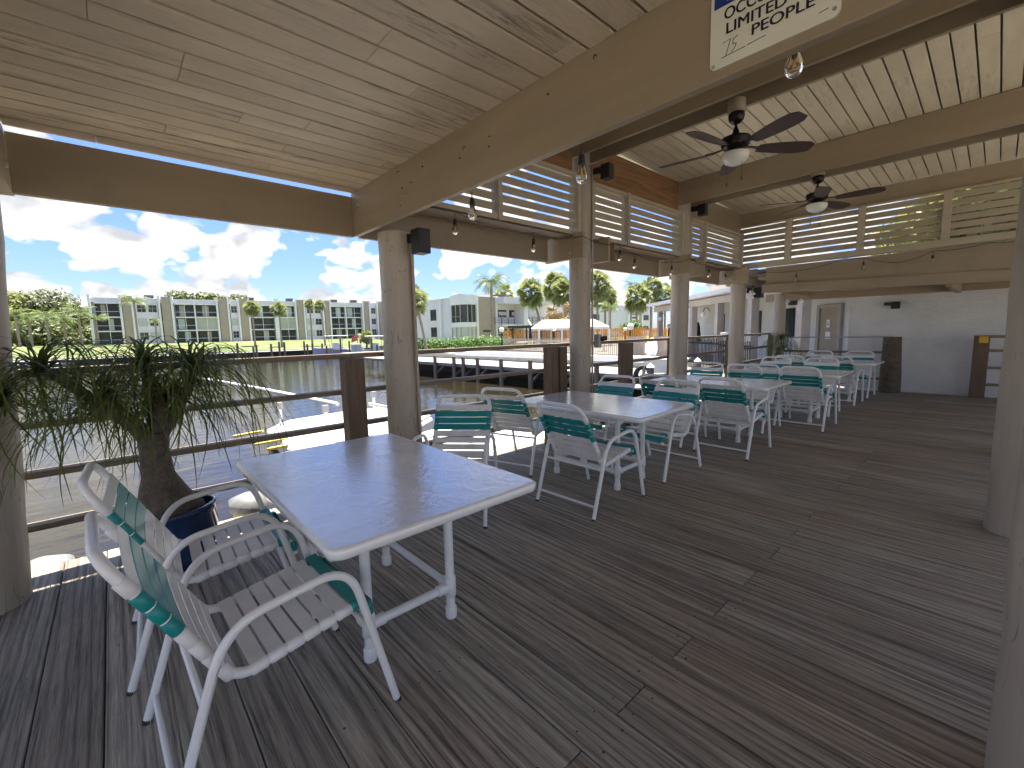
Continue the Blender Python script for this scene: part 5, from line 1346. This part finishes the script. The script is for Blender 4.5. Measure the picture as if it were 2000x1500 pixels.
# left corner: piling, bow
for (x_, y_, zt, r_, lb) in ((1.02, 5.75, -.42, .17, 'wood piling with a grey cap right of the blue pot'), (-.62, 5.35, -.46, .17, 'capped piling just outside the left log post')):
    e = empty('dock_piling', (x_, y_, -1.5), lb, 'piling', 'round pilings at the deck edge')
    b = MB(); b.tube([(x_, y_, -3), (x_, y_, zt)], r_, 18); b.build('log', brownwood('golden piling %s' % lb[:4], (.30, .20, .09), 2) if zt == -.42 and x_ > 0 else 'iron', e)
    b = MB(); b.lathe((x_, y_, zt), [(r_+.03, -.12), (r_+.035, 0), (r_*.5, .05), (.0005, .07)], 20); b.build('cap', 'capgrey', e)
bw = empty('skiff', (0, 6, -1.2), 'bow of a cream white skiff below the deck, left of the blue pot', 'boat')
b = MB(); rings = []
for t in range(9):
    u_ = t/8; x_ = -.75 + .8*u_; wd = .75*(1-(1-u_)**2.2)+.02
    rings.append([(x_-.1, 5.55-wd*.55, -1.5), (x_, 5.55-wd, -1.0-.0*u_), (x_, 5.55+wd, -1.0), (x_-.1, 5.55+wd*.55, -1.5)])
rings.append([(.5, 5.1, -1.5), (.6, 4.85, -1.02), (.6, 6.25, -1.02), (.5, 6.0, -1.5)])
vs = [p for r_ in rings for p in r_]
b.add(vs, [(i*4+k, i*4+k+1, (i+1)*4+k+1, (i+1)*4+k) for i in range(9) for k in range(3)]); b.build('hull', 'offwhite', bw)
b = MB(); b.add([(p[0], p[1], p[2]+.004) for r_ in rings for p in (r_[1], r_[2])], [(i*2, (i+1)*2, (i+1)*2+1, i*2+1) for i in range(9)]); b.build('foredeck', 'offwhite', bw)
b = MB(); b.tube([p[1] for p in rings], .035, 6); b.tube([p[2] for p in rings], .035, 6); b.build('gunwale', 'gold', bw)

# ------------------------------------------------------------------ moored boats by the far bank
def boat(px, dp, L, H, mat, heading, lb, top=True):
    p = gd(px, dp, -1.5); e = empty('moored_boat', p, lb, 'boat', 'white motor boats by the far bank'); ch, sh_ = math.cos(heading), math.sin(heading)
    def W(x_, y_, z_): return (p.x + x_*ch - y_*sh_, p.y + x_*sh_ + y_*ch, p.z + z_)
    b = MB(); vs = []; n_ = 9
    for i in range(n_+1):
        u_ = i/n_; x_ = L*(u_-.5); wd = L*.16*(1-max(0, (u_-.45)/.55)**2.2) + .03; hz = H*(1+.35*u_**2)
        vs += [W(x_*(.9 if u_ > .8 else 1), 0, -.2), W(x_, -wd*.8, H*.25), W(x_, -wd, hz), W(x_, wd, hz), W(x_, wd*.8, H*.25)]
    fs = [(i*5+k, (i+1)*5+k, (i+1)*5+(k+1) % 5, i*5+(k+1) % 5) for i in range(n_) for k in range(5)] + [(0, 1, 2, 3, 4)]
    b.add(vs, fs); b.build('hull', mat, e)
    b = MB(); b.add([W(-L*.5, -L*.16, H*1.01), W(L*.1, -L*.16, H*1.15), W(L*.1, L*.16, H*1.15), W(-L*.5, L*.16, H*1.01), W(-L*.5, -L*.17, H*.8), W(L*.1, -L*.17, H*.95), W(L*.1, L*.17, H*.95), W(-L*.5, L*.17, H*.8)], [(0, 1, 2, 3), (4, 5, 1, 0), (6, 7, 3, 2)]); b.build('rub_rail', 'hull', e)
    b = MB(); b.add([W(-.6, -.45, H), W(.3, -.45, H*1.1), W(.5, -.35, H+1.0), W(-.3, -.4, H+1.0), W(-.6, .45, H), W(.3, .45, H*1.1), W(.5, .35, H+1.0), W(-.3, .4, H+1.0)], [(0, 1, 2, 3), (7, 6, 5, 4), (1, 5, 6, 2), (0, 3, 7, 4), (3, 2, 6, 7)]); b.build('console', 'white', e)
    if top:
        b = MB(); b.obox(W(-.1, 0, H+2.0), (ch*1.5, sh_*1.5, 0), (-sh_*.95, ch*.95, 0), (0, 0, .07)); b.build('hardtop', 'white', e, .05)
        for sx in (-1, 1):
            for sy in (-1, 1): b = MB(); b.tube([W(sx*.7, sy*.6, H), W(sx*.9, sy*.75, H+1.95)], .035, 6); b.build('hardtop_strut', 'metal', e)
    for sy in (-.35, .35):
        b = MB(); b.obox(W(-L*.5-.3, sy, H*.9), (ch*.25, sh_*.25, 0), (-sh_*.17, ch*.17, 0), (0, 0, .45)); b.build('outboard_motor', 'white', e, .08)
    return e
boat(655, 66, 6.6, .95, 'hullb', R(175), 'white centre console boat with a hardtop moored at the far dock')
boat(733, 64, 6.0, .8, 'hull', R(160), 'second white boat with a hardtop, just left of the first post')
p = gd(698, 66, 0); e = empty('flag', (p.x, p.y, -.6), 'faded red flag on a pole behind the moored boats', 'flag')
b = MB(); b.tube([(p.x, p.y, -.7), (p.x, p.y, .95)], .05, 6); b.build('pole', 'piling', e)
b = MB(); b.add([(p.x, p.y, 1.6), (p.x-.9, p.y-.1, 1.2), (p.x-1.0, p.y, .4), (p.x-.05, p.y, .7)], [(0, 1, 2, 3)]); b.add([(p.x, p.y+.03, 1.6), (p.x-.9, p.y-.07, 1.2), (p.x-1.0, p.y+.03, .4), (p.x-.05, p.y+.03, .7)], [(3, 2, 1, 0)]); b.build('cloth', 'red', e)
e = empty('storage_lockers', gd(696, 62, -.9), 'pair of pale grey lockers on the finger dock behind the railing', 'locker')
for i, px in enumerate((690, 699)):
    p = gd(px, 62, 0); b = MB(); b.box(p.x-.33, p.x+.33, p.y-.3, p.y+.3, -1.2, .25); b.build('locker', 'shade', e, .03); 
dk3 = empty('finger_dock', gd(740, 60, -1), 'short pale finger dock beside the moored boats', 'dock')
p = gd(738, 60, 0); b = MB(); b.box(p.x-5, p.x+6, p.y-.8, p.y+.8, -.9, -.75); b.build('dock_deck', 'dockwood', dk3)
for px in (636, 664, 681, 703, 715, 725, 735):
    q_ = gd(px, 63, 0); b = MB(); b.tube([(q_.x, q_.y, -3), (q_.x, q_.y, .6+random.uniform(-.6, .5))], .13, 8); b.build('dock_piling', 'piling', dk3)
